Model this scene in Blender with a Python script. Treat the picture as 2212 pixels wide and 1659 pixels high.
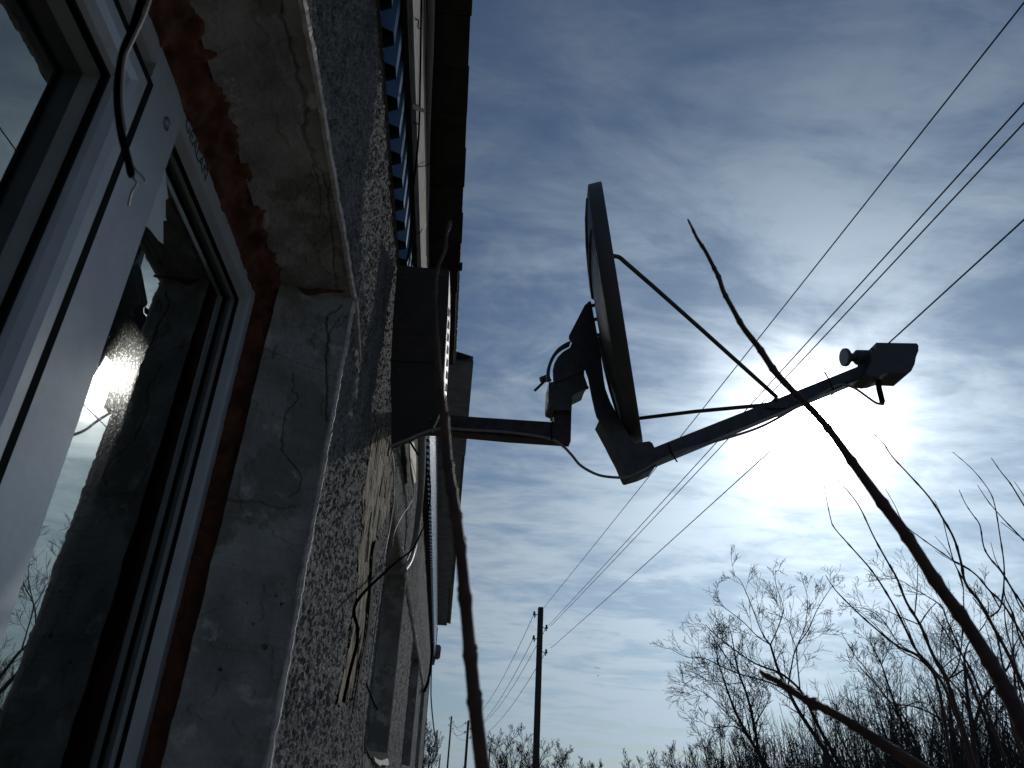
import bpy, bmesh, math, random
import numpy as np
from mathutils import Vector, Matrix, noise

for o in list(bpy.data.objects): bpy.data.objects.remove(o)
scene = bpy.context.scene
COL = scene.collection
rad = math.radians

# ------------------------------------------------------------------ camera
CAMH = 1.7                                  # lens height above the ground
FPX = 1600.0                                # focal length in units of a 2212 px wide picture
PITCH, ROLL, AZ = rad(28), rad(2.5), rad(3.9)
FW = np.array([math.sin(AZ)*math.cos(PITCH), math.cos(AZ)*math.cos(PITCH), math.sin(PITCH)])
_r = np.array([math.cos(AZ), -math.sin(AZ), 0.0]); _u = np.cross(_r, FW)
RT = _r*math.cos(ROLL)+_u*math.sin(ROLL); UP = -_r*math.sin(ROLL)+_u*math.cos(ROLL)
O = np.array([0, 0, CAMH])
cam_d = bpy.data.cameras.new('camera'); cam = bpy.data.objects.new('camera', cam_d); COL.objects.link(cam)
cam.matrix_world = Matrix(((RT[0], UP[0], -FW[0], 0), (RT[1], UP[1], -FW[1], 0), (RT[2], UP[2], -FW[2], CAMH), (0, 0, 0, 1)))
cam_d.sensor_width = 36; cam_d.lens = FPX/2212*36; cam_d.clip_start = .02; cam_d.clip_end = 3000
cam_d.dof.use_dof = True; cam_d.dof.focus_distance = 3.0; cam_d.dof.aperture_fstop = 15
scene.camera = cam
scene.render.resolution_x = 1024; scene.render.resolution_y = 768
vs = scene.view_settings; vs.view_transform = 'Standard'; vs.look = 'None'; vs.exposure = -0.95; vs.gamma = 1

# ------------------------------------------------------------------ sun and sky
SUN_EL, SUN_AZ = rad(23.6), rad(28.6)       # azimuth from the wall's direction (+Y) towards +X
SD = Vector((math.sin(SUN_AZ)*math.cos(SUN_EL), math.cos(SUN_AZ)*math.cos(SUN_EL), math.sin(SUN_EL)))
sl = bpy.data.lights.new('sun', 'SUN'); sl.energy = 2.0; sl.angle = rad(.53); sl.color = (1, .95, .87)
so = bpy.data.objects.new('sun', sl); COL.objects.link(so); so.rotation_euler = SD.to_track_quat('Z', 'Y').to_euler()
so.location = (8, 14, 12)

world = bpy.data.worlds.new('World'); scene.world = world; world.use_nodes = True
nt = world.node_tree; nt.nodes.clear()
def N(t, **kw):
    n = nt.nodes.new(t)
    for k, v in kw.items(): setattr(n, k, v)
    return n
def L(a, b): nt.links.new(a, b)
def M(op, a, b=None, c=None, clamp=False):
    n = N('ShaderNodeMath', operation=op); n.use_clamp = clamp
    for i, v in enumerate((a, b, c)):
        if v is None: continue
        if isinstance(v, (int, float)): n.inputs[i].default_value = v
        else: L(v, n.inputs[i])
    return n.outputs[0]
def MR(v, a, b, c, d, smooth=False):
    n = N('ShaderNodeMapRange'); n.interpolation_type = 'SMOOTHSTEP' if smooth else 'LINEAR'
    L(v, n.inputs[0])
    for i, x in enumerate((a, b, c, d)): n.inputs[i+1].default_value = x
    return n.outputs[0]
def MIXC(f, a, b, mode='MIX'):
    n = N('ShaderNodeMix', data_type='RGBA', blend_type=mode)
    if isinstance(f, (int, float)): n.inputs[0].default_value = f
    else: L(f, n.inputs[0])
    for i, v in ((6, a), (7, b)):
        if isinstance(v, tuple): n.inputs[i].default_value = (*v, 1)
        else: L(v, n.inputs[i])
    return n.outputs[2]
sky = N('ShaderNodeTexSky', sky_type='NISHITA', sun_disc=False)
sky.sun_elevation = SUN_EL; sky.sun_rotation = SUN_AZ; sky.altitude = 100; sky.air_density = 1.0; sky.dust_density = .6; sky.ozone_density = 1.5
tc = N('ShaderNodeTexCoord'); sep = N('ShaderNodeSeparateXYZ'); L(tc.outputs['Generated'], sep.inputs[0])
zz = M('MAXIMUM', sep.outputs[2], 0.0)
den = M('ADD', zz, .10)
cx = M('DIVIDE', sep.outputs[0], den); cy = M('DIVIDE', sep.outputs[1], den)
cmb = N('ShaderNodeCombineXYZ'); L(cx, cmb.inputs[0]); L(cy, cmb.inputs[1])
def cloud(scale, sx, sy, rot, detail, rough, dist, off):
    mp = N('ShaderNodeMapping'); mp.inputs['Scale'].default_value = (sx, sy, 1); mp.inputs['Rotation'].default_value = (0, 0, rot)
    mp.inputs['Location'].default_value = (off, off*.7, 0)
    L(cmb.outputs[0], mp.inputs[0])
    n = N('ShaderNodeTexNoise'); n.inputs['Scale'].default_value = scale; n.inputs['Detail'].default_value = detail
    n.inputs['Roughness'].default_value = rough; n.inputs['Distortion'].default_value = dist
    L(mp.outputs[0], n.inputs['Vector']); return n.outputs[0]
n1 = cloud(1.0, 1, 1, .3, 6, .55, .5, 3.3)
n2 = cloud(3.0, .85, 1.35, -.5, 11, .60, .7, 9.1)
n3 = cloud(11.0, .6, 1.6, .35, 7, .62, .3, 1.7)
cl = M('ADD', M('ADD', M('MULTIPLY', n1, .44), M('MULTIPLY', n2, .42)), M('MULTIPLY', n3, .14))
cloudm = MR(cl, .405, .60, 0, 1, True)
# angle to the sun
dp = N('ShaderNodeVectorMath', operation='DOT_PRODUCT'); L(tc.outputs['Generated'], dp.inputs[0]); dp.inputs[1].default_value = SD
ang = M('MULTIPLY', M('ARCCOSINE', M('MINIMUM', dp.outputs['Value'], 1.0)), 180/math.pi)
def EXP(s): return M('EXPONENT', M('DIVIDE', ang, -s))
# thin cloud scatters the sun forwards: brighter the nearer it is to the sun
phase = M('MULTIPLY', M('ADD', 1.0, M('MULTIPLY', EXP(20.0), 12.5)), MR(sep.outputs[2], .0, .5, 1.5, 1.0, True))
cc = N('ShaderNodeCombineXYZ'); L(M('MULTIPLY', phase, .84), cc.inputs[0]); L(M('MULTIPLY', phase, 1.04), cc.inputs[1]); L(M('MULTIPLY', phase, 1.23), cc.inputs[2])
skyb = MIXC(1.0, sky.outputs[0], (.27, .41, .57), 'MULTIPLY')
# low haze makes the sheet of cloud read paler near the horizon
hz = MR(sep.outputs[2], .0, .55, 1.6, .0, True)
msk = M('ADD', M('ADD', .14, M('MULTIPLY', M('MULTIPLY', cloudm, MR(sep.outputs[2], .42, .85, 1.0, .45, True)), .70)), M('MULTIPLY', hz, .25), clamp=True)
base = MIXC(msk, skyb, cc.outputs[0])
glow = M('ADD', M('MULTIPLY', EXP(1.15), 700.0), M('MULTIPLY', EXP(4.0), 11.0))
glow = M('MULTIPLY', glow, MR(cl, .38, .62, .35, 1.5))
gc = N('ShaderNodeCombineXYZ')
for i, k in enumerate((1.0, 1.0, .98)): L(M('MULTIPLY', glow, k), gc.inputs[i])
tot = MIXC(1.0, base, gc.outputs[0], 'ADD')
bg = N('ShaderNodeBackground'); bg.inputs[1].default_value = .15; L(tot, bg.inputs[0])
wo = N('ShaderNodeOutputWorld'); L(bg.outputs[0], wo.inputs[0])

# ------------------------------------------------------------------ helpers
def ray(u, v): return RT*(u-1106)/FPX + UP*(829.5-v)/FPX + FW
def onX(u, v, X): d = ray(u, v); return O + d*(X/d[0])
def onY(u, v, Y): d = ray(u, v); return O + d*(Y/d[1])
def onZ(u, v, Z): d = ray(u, v); return O + d*(Z/d[2])
def dep(u, v, D): return O + ray(u, v)*D          # D = distance along the optical axis
def mesh_obj(name, verts, faces, mat, parent=None, smooth=False):
    me = bpy.data.meshes.new(name); me.from_pydata([tuple(v) for v in verts], [], faces); me.update()
    if smooth: me.shade_smooth()
    if mat: me.materials.append(mat)
    o = bpy.data.objects.new(name, me); COL.objects.link(o)
    if parent: o.parent = parent
    return o
def empty(name, loc=(0, 0, 0)):
    o = bpy.data.objects.new(name, None); COL.objects.link(o); o.location = loc; o.empty_display_size = .1
    return o
def tag(o, label=None, cat=None, group=None, kind=None):
    if label: o['label'] = label
    if cat: o['category'] = cat
    if group: o['group'] = group
    if kind: o['kind'] = kind
    return o
class MB:
    def __init__(s): s.v = []; s.f = []
    def add(s, vs_, fs):
        b = len(s.v); s.v += [tuple(map(float, p)) for p in vs_]; s.f += [tuple(i+b for i in f) for f in fs]
    def box(s, a, b):
        x0, y0, z0 = a; x1, y1, z1 = b
        s.add([(x0,y0,z0),(x1,y0,z0),(x1,y1,z0),(x0,y1,z0),(x0,y0,z1),(x1,y0,z1),(x1,y1,z1),(x0,y1,z1)],
              [(0,3,2,1),(4,5,6,7),(0,1,5,4),(1,2,6,5),(2,3,7,6),(3,0,4,7)])
    def tube(s, pts, r, n=8, caps=True, flat=None):
        pts = [np.array(p, float) for p in pts]; k = len(pts)
        if not hasattr(r, '__len__'): r = [r]*k
        base = len(s.v); up = None
        for i in range(k):
            t = pts[min(i+1, k-1)]-pts[max(i-1, 0)]; t = t/(np.linalg.norm(t)+1e-12)
            if up is None:
                up = np.array([0, 0, 1.]) if abs(t[2]) < .9 else np.array([1., 0, 0])
                if flat is not None: up = np.array(flat, float)
            a = up-t*np.dot(up, t); a /= np.linalg.norm(a)+1e-12; up = a; b = np.cross(t, a)
            for j in range(n):
                w = 2*math.pi*(j+.5)/n
                s.v.append(tuple(pts[i]+r[i]*(math.cos(w)*a+math.sin(w)*b)))
        for i in range(k-1):
            for j in range(n):
                q = (j+1) % n
                s.f.append((base+i*n+j, base+i*n+q, base+(i+1)*n+q, base+(i+1)*n+j))
        if caps:
            s.f.append(tuple(base+j for j in reversed(range(n)))); s.f.append(tuple(base+(k-1)*n+j for j in range(n)))
    def prism(s, pts, ext):
        """closed polygon of 3D points pushed along ext, both ends capped"""
        n = len(pts); ext = np.array(ext, float)
        a = [np.array(p) for p in pts]; b = [p+ext for p in a]
        base = len(s.v); s.v += [tuple(p) for p in a+b]
        s.f.append(tuple(base+i for i in range(n))); s.f.append(tuple(base+n+i for i in reversed(range(n))))
        for i in range(n):
            j = (i+1) % n; s.f.append((base+i, base+n+i, base+n+j, base+j))
    def build(s, name, mat, parent=None, smooth=False): return mesh_obj(name, s.v, s.f, mat, parent, smooth)
def spline(pts, n=8):
    """Catmull-Rom through the points (any dimension)"""
    P = [np.array(p, float) for p in pts]; P = [2*P[0]-P[1]]+P+[2*P[-1]-P[-2]]; out = []
    for i in range(1, len(P)-2):
        for k in range(n):
            t = k/n; a, b, c, d = P[i-1], P[i], P[i+1], P[i+2]
            out.append(.5*((2*b)+(-a+c)*t+(2*a-5*b+4*c-d)*t*t+(-a+3*b-3*c+d)*t**3))
    out.append(P[-2]); return out

# ------------------------------------------------------------------ materials
def mat(name, col, rough=.7, metal=0.0, var=.25, scale=20, bump=0.0, bscale=60, spec=.5, col2=None, coords='Object', stretch=(1, 1, 1), detail=6, bdist=.01):
    m = bpy.data.materials.new(name); m.use_nodes = True; t = m.node_tree; b = t.nodes['Principled BSDF']
    b.inputs['Roughness'].default_value = rough; b.inputs['Metallic'].default_value = metal
    b.inputs['Specular IOR Level'].default_value = spec
    tcn = t.nodes.new('ShaderNodeTexCoord'); mp = t.nodes.new('ShaderNodeMapping'); mp.inputs['Scale'].default_value = stretch
    t.links.new(tcn.outputs[coords], mp.inputs[0])
    nz = t.nodes.new('ShaderNodeTexNoise'); nz.inputs['Scale'].default_value = scale; nz.inputs['Detail'].default_value = detail; nz.inputs['Roughness'].default_value = .6
    t.links.new(mp.outputs[0], nz.inputs['Vector'])
    cr = t.nodes.new('ShaderNodeValToRGB'); c2 = col2 or tuple(c*(1-var) for c in col)
    cr.color_ramp.elements[0].position = .35; cr.color_ramp.elements[1].position = .65
    cr.color_ramp.elements[0].color = (*c2, 1); cr.color_ramp.elements[1].color = (*[min(1, c*(1+var*.4)) for c in col], 1)
    t.links.new(nz.outputs[0], cr.inputs[0]); t.links.new(cr.outputs[0], b.inputs['Base Color'])
    if bump:
        nb = t.nodes.new('ShaderNodeTexNoise'); nb.inputs['Scale'].default_value = bscale; nb.inputs['Detail'].default_value = 5
        t.links.new(mp.outputs[0], nb.inputs['Vector'])
        bp = t.nodes.new('ShaderNodeBump'); bp.inputs['Strength'].default_value = bump; bp.inputs['Distance'].default_value = bdist
        t.links.new(nb.outputs[0], bp.inputs['Height']); t.links.new(bp.outputs[0], b.inputs['Normal'])
    m['bsdf'] = 1
    return m
roughcast_m = mat('roughcast', (.17, .17, .17), .95, var=.45, scale=9, bump=1.0, bscale=190, bdist=.006, detail=10)
concrete_m = mat('reveal_concrete', (.36, .36, .355), .9, var=.42, scale=7, bump=.7, bscale=130, bdist=.004, detail=12)
whitewash_m = mat('whitewashed_bead', (.78, .73, .71), .85, var=.35, scale=40, bump=.5, bscale=200, bdist=.003)
foam_m = mat('polyurethane_foam', (.13, .044, .021), .8, var=.5, scale=22, bump=.5, bscale=60, bdist=.004, col2=(.07, .02, .010))
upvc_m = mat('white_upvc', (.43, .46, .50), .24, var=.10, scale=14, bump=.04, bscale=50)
gasket_m = mat('black_gasket', (.008, .008, .008), .85, spec=.1, var=.2)
plaster_m = mat('peeled_plaster', (.27, .235, .155), .9, var=.6, scale=30, bump=1.0, bscale=60, stretch=(1, 1, .2), detail=10, bdist=.012)
plank_m = mat('grey_plank', (.42, .40, .36), .85, var=.45, scale=18, bump=.6, bscale=50, stretch=(6, .6, 6), detail=10, bdist=.004)
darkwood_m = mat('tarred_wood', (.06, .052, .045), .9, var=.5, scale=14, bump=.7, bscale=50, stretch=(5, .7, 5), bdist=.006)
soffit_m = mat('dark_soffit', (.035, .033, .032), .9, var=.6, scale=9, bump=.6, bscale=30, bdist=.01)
blue_m = mat('blue_painted_sheet', (.11, .20, .35), .38, metal=.0, var=.2, scale=6)
sunlit_blue_m = mat('sunlit_blue_sheet', (.62, .68, .76), .25, metal=.5, var=.2, scale=6)  # blue sheet again for the far part, sunlight on its ribs put in as paler colour
roofsheet_m = mat('galvanised_roof_sheet', (.24, .25, .27), .45, metal=.6, var=.3, scale=8)
galv_m = mat('galvanised_steel', (.45, .46, .48), .45, metal=.8, var=.25, scale=30)
sheet_m = mat('brown_metal_sheet', (.050, .043, .038), .6, var=.3, scale=6, bump=.2, bscale=12)
rust_m = mat('painted_steel_pipe', (.07, .058, .06), .5, metal=.3, var=.5, scale=25, bump=.2, bscale=80, bdist=.002)
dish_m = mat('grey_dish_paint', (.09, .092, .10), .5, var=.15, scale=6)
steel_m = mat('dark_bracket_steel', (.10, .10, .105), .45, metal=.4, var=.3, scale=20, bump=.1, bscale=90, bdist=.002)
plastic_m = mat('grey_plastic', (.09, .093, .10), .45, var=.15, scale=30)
blackc_m = mat('black_cable_sheath', (.004, .004, .005), .9, spec=.0, var=.3)
greyc_m = mat('grey_cable_sheath', (.30, .30, .30), .5, var=.2)
whitec_m = mat('white_cable_sheath', (.60, .60, .58), .5, var=.2)
conduit_m = mat('grey_corrugated_plastic', (.30, .30, .30), .4, var=.15)
bark_m = mat('reddish_bark', (.10, .055, .045), .6, var=.45, scale=60, bump=.35, bscale=150, bdist=.002)
barkg_m = mat('grey_bark', (.075, .065, .062), .9, var=.4, scale=8)
barkf_m = mat('far_bark', (.085, .075, .075), .9, var=.3, scale=3)
pole_m = mat('weathered_pole', (.09, .08, .07), .9, var=.45, scale=6, bump=.5, bscale=20, stretch=(4, 4, .5))
wire_m = mat('aluminium_wire', (.10, .10, .11), .5, metal=.5, var=.1)
glassins_m = mat('brown_porcelain', (.10, .06, .05), .2, var=.2)
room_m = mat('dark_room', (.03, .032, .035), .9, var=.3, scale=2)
ground_m = mat('dry_grass_ground', (.16, .13, .08), .95, var=.5, scale=.6, bump=.5, bscale=4, bdist=.05)
paper_m = mat('white_plastic_scrap', (.75, .75, .72), .6, var=.15, scale=30)
ink_m = mat('dark_green_ink', (.02, .05, .05), .8, var=.1)
bird_m = mat('bird_feathers', (.05, .05, .05), .8, var=.1)
film_m = mat('protective_film', (.62, .65, .68), .35, var=.12, scale=30, bump=.3, bscale=60, bdist=.002)
lens_m = mat('feed_cap_plastic', (.55, .56, .58), .35, var=.05)

def stain(m, col, scale, lo, hi, stretch=(1, 1, 1)):
    """patches of another colour that belong to the surface itself"""
    t = m.node_tree; b = t.nodes['Principled BSDF']; src = b.inputs['Base Color'].links[0].from_socket
    tcn = t.nodes.new('ShaderNodeTexCoord'); mp = t.nodes.new('ShaderNodeMapping'); mp.inputs['Scale'].default_value = stretch
    t.links.new(tcn.outputs['Object'], mp.inputs[0])
    nz = t.nodes.new('ShaderNodeTexNoise'); nz.inputs['Scale'].default_value = scale; nz.inputs['Detail'].default_value = 9; nz.inputs['Roughness'].default_value = .65
    t.links.new(mp.outputs[0], nz.inputs['Vector'])
    mr = t.nodes.new('ShaderNodeMapRange'); mr.inputs[1].default_value = lo; mr.inputs[2].default_value = hi; t.links.new(nz.outputs[0], mr.inputs[0])
    mx = t.nodes.new('ShaderNodeMix'); mx.data_type = 'RGBA'; t.links.new(mr.outputs[0], mx.inputs[0]); t.links.new(src, mx.inputs[6]); mx.inputs[7].default_value = (*col, 1)
    t.links.new(mx.outputs[2], b.inputs['Base Color'])
stain(concrete_m, (.21, .205, .185), 5, .52, .58)
stain(concrete_m, (.48, .47, .45), 11, .60, .66)
stain(concrete_m, (.05, .05, .05), 42, .68, .72)
stain(roughcast_m, (.14, .14, .13), 4, .5, .66)
stain(roughcast_m, (.09, .09, .09), 14, .56, .66)
stain(roughcast_m, (.32, .32, .315), 130, .50, .66)
stain(roughcast_m, (.10, .10, .095), 3.5, .55, .62)
stain(whitewash_m, (.45, .42, .41), 30, .60, .68)
stain(upvc_m, (.40, .38, .34), 9, .58, .75)
stain(plank_m, (.10, .09, .08), 20, .62, .66, (4, .4, 4))
stain(plaster_m, (.15, .14, .11), 9, .5, .6, (1, 1, .5))
stain(plaster_m, (.03, .026, .018), 60, .56, .60, (1, 1, .3))
stain(sheet_m, (.09, .06, .045), 5, .55, .7)
stain(dish_m, (.06, .055, .05), 8, .6, .75)

glass_m = bpy.data.materials.new('window_glass'); glass_m.use_nodes = True
t = glass_m.node_tree; t.nodes.clear()
fr = t.nodes.new('ShaderNodeFresnel'); fr.inputs[0].default_value = 2.7
gl = t.nodes.new('ShaderNodeBsdfGlossy'); gl.inputs['Roughness'].default_value = 0.0; gl.inputs['Color'].default_value = (.92, 1.0, .96, 1)
tr = t.nodes.new('ShaderNodeBsdfTransparent'); tr.inputs[0].default_value = (.8, .85, .83, 1)
mx = t.nodes.new('ShaderNodeMixShader'); t.links.new(fr.outputs[0], mx.inputs[0]); t.links.new(tr.outputs[0], mx.inputs[1]); t.links.new(gl.outputs[0], mx.inputs[2])
# fine dust on the pane: speckles that scatter the low sun
nz = t.nodes.new('ShaderNodeTexNoise'); nz.inputs['Scale'].default_value = 420; nz.inputs['Detail'].default_value = 3
tcn = t.nodes.new('ShaderNodeTexCoord'); t.links.new(tcn.outputs['Object'], nz.inputs['Vector'])
mr = t.nodes.new('ShaderNodeMapRange'); mr.inputs[1].default_value = .55; mr.inputs[2].default_value = .75; mr.inputs[3].default_value = .015; mr.inputs[4].default_value = .22; t.links.new(nz.outputs[0], mr.inputs[0])
dg = t.nodes.new('ShaderNodeBsdfGlossy'); dg.inputs['Roughness'].default_value = .16; dg.inputs['Color'].default_value = (.5, .52, .52, 1)
mx2 = t.nodes.new('ShaderNodeMixShader'); t.links.new(mr.outputs[0], mx2.inputs[0]); t.links.new(mx.outputs[0], mx2.inputs[1]); t.links.new(dg.outputs[0], mx2.inputs[2])
ot = t.nodes.new('ShaderNodeOutputMaterial'); t.links.new(mx2.outputs[0], ot.inputs[0])

def fbm(p, o=4, f=1.0):
    s = 0; a = 1; q = 0
    for _ in range(o): s += a*noise.noise(Vector(p)*f); q += a; a *= .5; f *= 2.03
    return s/q

# ------------------------------------------------------------------ ground
g = MB(); g.box((-400, -300, -.3), (700, 1500, 0)); gr = g.build('ground', ground_m); tag(gr, kind='structure')

# ------------------------------------------------------------------ the building
WX = -.3; YN, YF = -3.0, 16.1                 # wall plane, near and far ends
bld = empty('building', (WX, 6, 0)); BO = np.array([WX, 6, 0])
tag(bld, 'old roughcast building in shade filling the left side, with white framed window and blue cladding', 'building')
def bpart(mb, name, m, parent=None, smooth=False):
    pb = parent or bld
    off = BO
    o = mesh_obj(name, [tuple(np.array(v)-off) for v in mb.v], mb.f, m, pb, smooth)
    return o
LZ = 1.058+CAMH                               # lintel edge
# openings: near Y, far Y, bottom Z, top Z
OPEN = [(-.75, 1.578, 1.15, LZ), (3.42, 4.80, CAMH+.07, CAMH+1.11), (7.0, 8.75, CAMH+.07, CAMH+1.12), (11.0, 12.4, CAMH+.07, CAMH+1.12)]
def jy(z): return (-.072*max(0, LZ-z)/1.054 if z < LZ else 0)+.007*noise.noise(Vector((0, 3.1, z*9)))+.0045*noise.noise(Vector((0, 8.1, z*45)))+.002*noise.noise(Vector((0, 8.1, z*160)))
def jz(y): return .007*noise.noise(Vector((y*9, 1.3, 0)))+.0045*noise.noise(Vector((y*45, 4.3, 0)))+.002*noise.noise(Vector((y*160, 4.3, 0)))
bp_ = [(815, 925), (845, 926), (848, 985), (852, 1040), (846, 1100), (832, 1130), (822, 1165), (812, 1168), (806, 1195), (803, 1250), (800, 1300), (794, 1360), (786, 1405), (778, 1440), (770, 1490), (757, 1515), (735, 1518), (741, 1480), (752, 1440), (760, 1390), (762, 1350), (775, 1300), (780, 1240), (779, 1200), (789, 1143), (788, 1080), (796, 1030), (801, 985), (808, 950)]
BPYZ = [tuple(onX(u, v, -.3)[1:]) for u, v in bp_]
_by = [p[0] for p in BPYZ]; _bz = [p[1] for p in BPYZ]
def inpatch(y, z):
    if not (min(_by)-.05 < y < max(_by)+.05 and min(_bz)-.05 < z < max(_bz)+.05): return False
    v = Vector((y*30, z*30, 0)); y += .028*noise.noise(v)+.012*noise.noise(v*3); z += .03*noise.noise(v+Vector((9, 0, 0)))
    ins = False; n = len(BPYZ)
    for i in range(n):
        a, b = BPYZ[i], BPYZ[i-1]
        if (a[1] > z) != (b[1] > z) and y < (b[0]-a[0])*(z-a[1])/(b[1]-a[1])+a[0]: ins = not ins
    return ins
def bumps(y, z):
    return bumps0(y, z)-(.016 if inpatch(y, z) else 0)
def bumps0(y, z):
    v = Vector((y, z, .37))
    a = noise.noise(v*44); b = noise.noise(v*90+Vector((5, 2, 1))); c = noise.noise(v*170)
    big = noise.noise(v*3.5)
    ed = 1.0
    if y < 2.2:
        ed = min(1.0, max(abs(y-1.578) if z < LZ else 9, 0)/.03+.15) if y > 1.578 and z < LZ else ed
        if z > LZ and y < 1.6: ed = min(1.0, (z-LZ)/.03+.15)
    return (.0066*(1-abs(a)*2.2)+.0050*(1-abs(b)*2)+.0022*c-.0130)*ed+.005*big*ed+.001
def axis(brks):
    out = []
    for (a, b, st) in brks:
        n = max(1, int(round((b-a)/st))); out += [a+(b-a)*i/n for i in range(n)]
    out.append(brks[-1][1]); return out
ZT = 1.76+CAMH; ZT2 = 2.12+CAMH
def wall_piece(mb, ys, zs, hole):
    idx = {}
    def vid(i, j):
        if (i, j) not in idx:
            y, z = ys[i], zs[j]; x = WX+bumps(y, z)-.006
            yy, zz_ = y, z
            for (a, b, c, d) in OPEN:
                e = 1e-6
                on_y = abs(y-b) < e or abs(y-a) < e; on_z = abs(z-d) < e or abs(z-c) < e
                if on_y and c-e <= z <= d+e: yy = y+(jy(z) if b < 2 else .006*noise.noise(Vector((0, y, z*9))))
                if on_z and a-e <= y <= b+e: zz_ = z+jz(y)
                if (on_y and c-e <= z <= d+e) or (on_z and a-e <= y <= b+e): x = WX-.004
            idx[(i, j)] = len(mb.v); mb.v.append((x, yy, zz_))
        return idx[(i, j)]
    for i in range(len(ys)-1):
        for j in range(len(zs)-1):
            ym = (ys[i]+ys[i+1])/2; zm = (zs[j]+zs[j+1])/2
            if any(a < ym < b and c < zm < d for (a, b, c, d) in OPEN): continue
            mb.f.append((vid(i, j), vid(i+1, j), vid(i+1, j+1), vid(i, j+1)))
w = MB()
wall_piece(w, axis([(YN, -.75, .1), (-.75, .5, .05), (.5, .8, .01), (.8, 1.578, .0065), (1.578, 2.3, .0075), (2.3, 3.42, .011)]),
           axis([(0, 1.15, .08), (1.15, 1.55, .05), (1.55, LZ, .0075), (LZ, ZT, .0065)]), 0)
ZL2 = CAMH+1.11; ZL3 = CAMH+1.12
wall_piece(w, axis([(3.42, 4.80, .02), (4.80, 7.0, .02), (7.0, 8.75, .035), (8.75, 11.0, .035), (11.0, 12.4, .05), (12.4, YF, .05)]),
           axis([(0, CAMH+.07, .1), (CAMH+.07, ZL2, .016), (ZL2, ZL3, .01), (ZL3, ZT2, .02)]), 0)
# returns: top ledge, ends
w.add([(WX, YN, ZT), (WX, 3.42, ZT), (WX-.4, 3.42, ZT), (WX-.4, YN, ZT)], [(0, 1, 2, 3)])
w.add([(WX, 3.42, ZT-.2), (WX, 3.42, ZT2), (WX-.4, 3.42, ZT2), (WX-.4, 3.42, ZT-.2)], [(0, 1, 2, 3)])
w.box((WX-.6, YN, 0), (WX-.42, 3.42, ZT-.9-1.85)) if False else None
w.add([(WX, YF, 0), (WX-7, YF, 0), (WX-7, YF, ZT2+.6), (WX, YF, ZT2)], [(0, 1, 2, 3)])
w.add([(WX, YN, 0), (WX-7, YN, 0), (WX-7, YN, ZT2+.6), (WX, YN, ZT)], [(0, 1, 2, 3)])
w.add([(WX-7, YN, 0), (WX-7, YF, 0), (WX-7, YF, ZT2+.6), (WX-7, YN, ZT2+.6)], [(0, 1, 2, 3)])
bpart(w, 'wall', roughcast_m)

# reveals: fine grids with cracks pressed into them
def grid_surface(P, nu, nv, mb, disp):
    base = len(mb.v)
    for i in range(nu+1):
        for j in range(nv+1):
            p, nrm = P(i/nu, j/nv); mb.v.append(tuple(np.array(p)+np.array(nrm)*disp(p)))
    for i in range(nu):
        for j in range(nv):
            a = base+i*(nv+1)+j; mb.f.append((a, a+1, a+nv+2, a+nv+1))
XR = -.45
# cracks traced as picture points on each surface
def pl_soffit(u, v): 
    d = ray(u, v); k = (1.058-.045*0.5)/d[2]; return (O+d*k)
def pl_side(u, v): return onY(u, v, 1.53)
def seglist(fn, lines):
    S = []
    for ln, wd, dp_ in lines:
        P = spline([(a, b) for a, b in ln], 9); P = [fn(*p) for p in P]; wd *= .72
        # small irregularity
        P = [p+np.array([fbm(tuple(p*90+k), 3)*.0075 for k in (1.3, 5.1, 9.7)]) for i, p in enumerate(P)]
        S += [(P[i], P[i+1], wd, dp_) for i in range(len(P)-1)]
    return S
sof_cr = seglist(pl_soffit, [([(607, 0), (604, 40), (617, 75), (623, 105), (635, 150), (640, 190)], .0026, .010),
                             ([(638, 185), (650, 215), (655, 250), (653, 300), (668, 340)], .006, .014),
                             ([(665, 335), (685, 375), (702, 410), (706, 450), (712, 500), (716, 540), (722, 600), (728, 625)], .0026, .010),
                             ([(672, 350), (682, 400), (690, 440), (689, 485)], .0020, .007), ([(716, 540), (733, 560), (744, 600)], .0020, .007)])
sid_cr = seglist(pl_side, [([(735, 640), (725, 655), (708, 668), (703, 690), (706, 720), (701, 760), (702, 800), (702, 860), (700, 900)], .0034, .014),
                           ([(762, 672), (735, 665), (720, 690), (706, 715)], .0024, .010),
                           ([(574, 785), (620, 790), (660, 795), (730, 803)], .0018, .006),
                           ([(637, 820), (636, 850), (644, 872), (622, 905), (615, 940), (612, 985), (630, 1005), (650, 1030), (645, 1060), (625, 1085)], .0022, .009),
                           ([(492, 1105), (530, 1108), (560, 1100), (600, 1108), (640, 1098)], .0034, .009),
                           ([(640, 760), (655, 745), (668, 735)], .0018, .005)])
holes = [(pl_side(578, 1403), .0055), (pl_side(611, 1309), .0035), (pl_side(418, 1449), .006), (pl_side(556, 1357), .002), (pl_side(494, 1456), .003), (pl_side(600, 1293), .002)]
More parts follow.
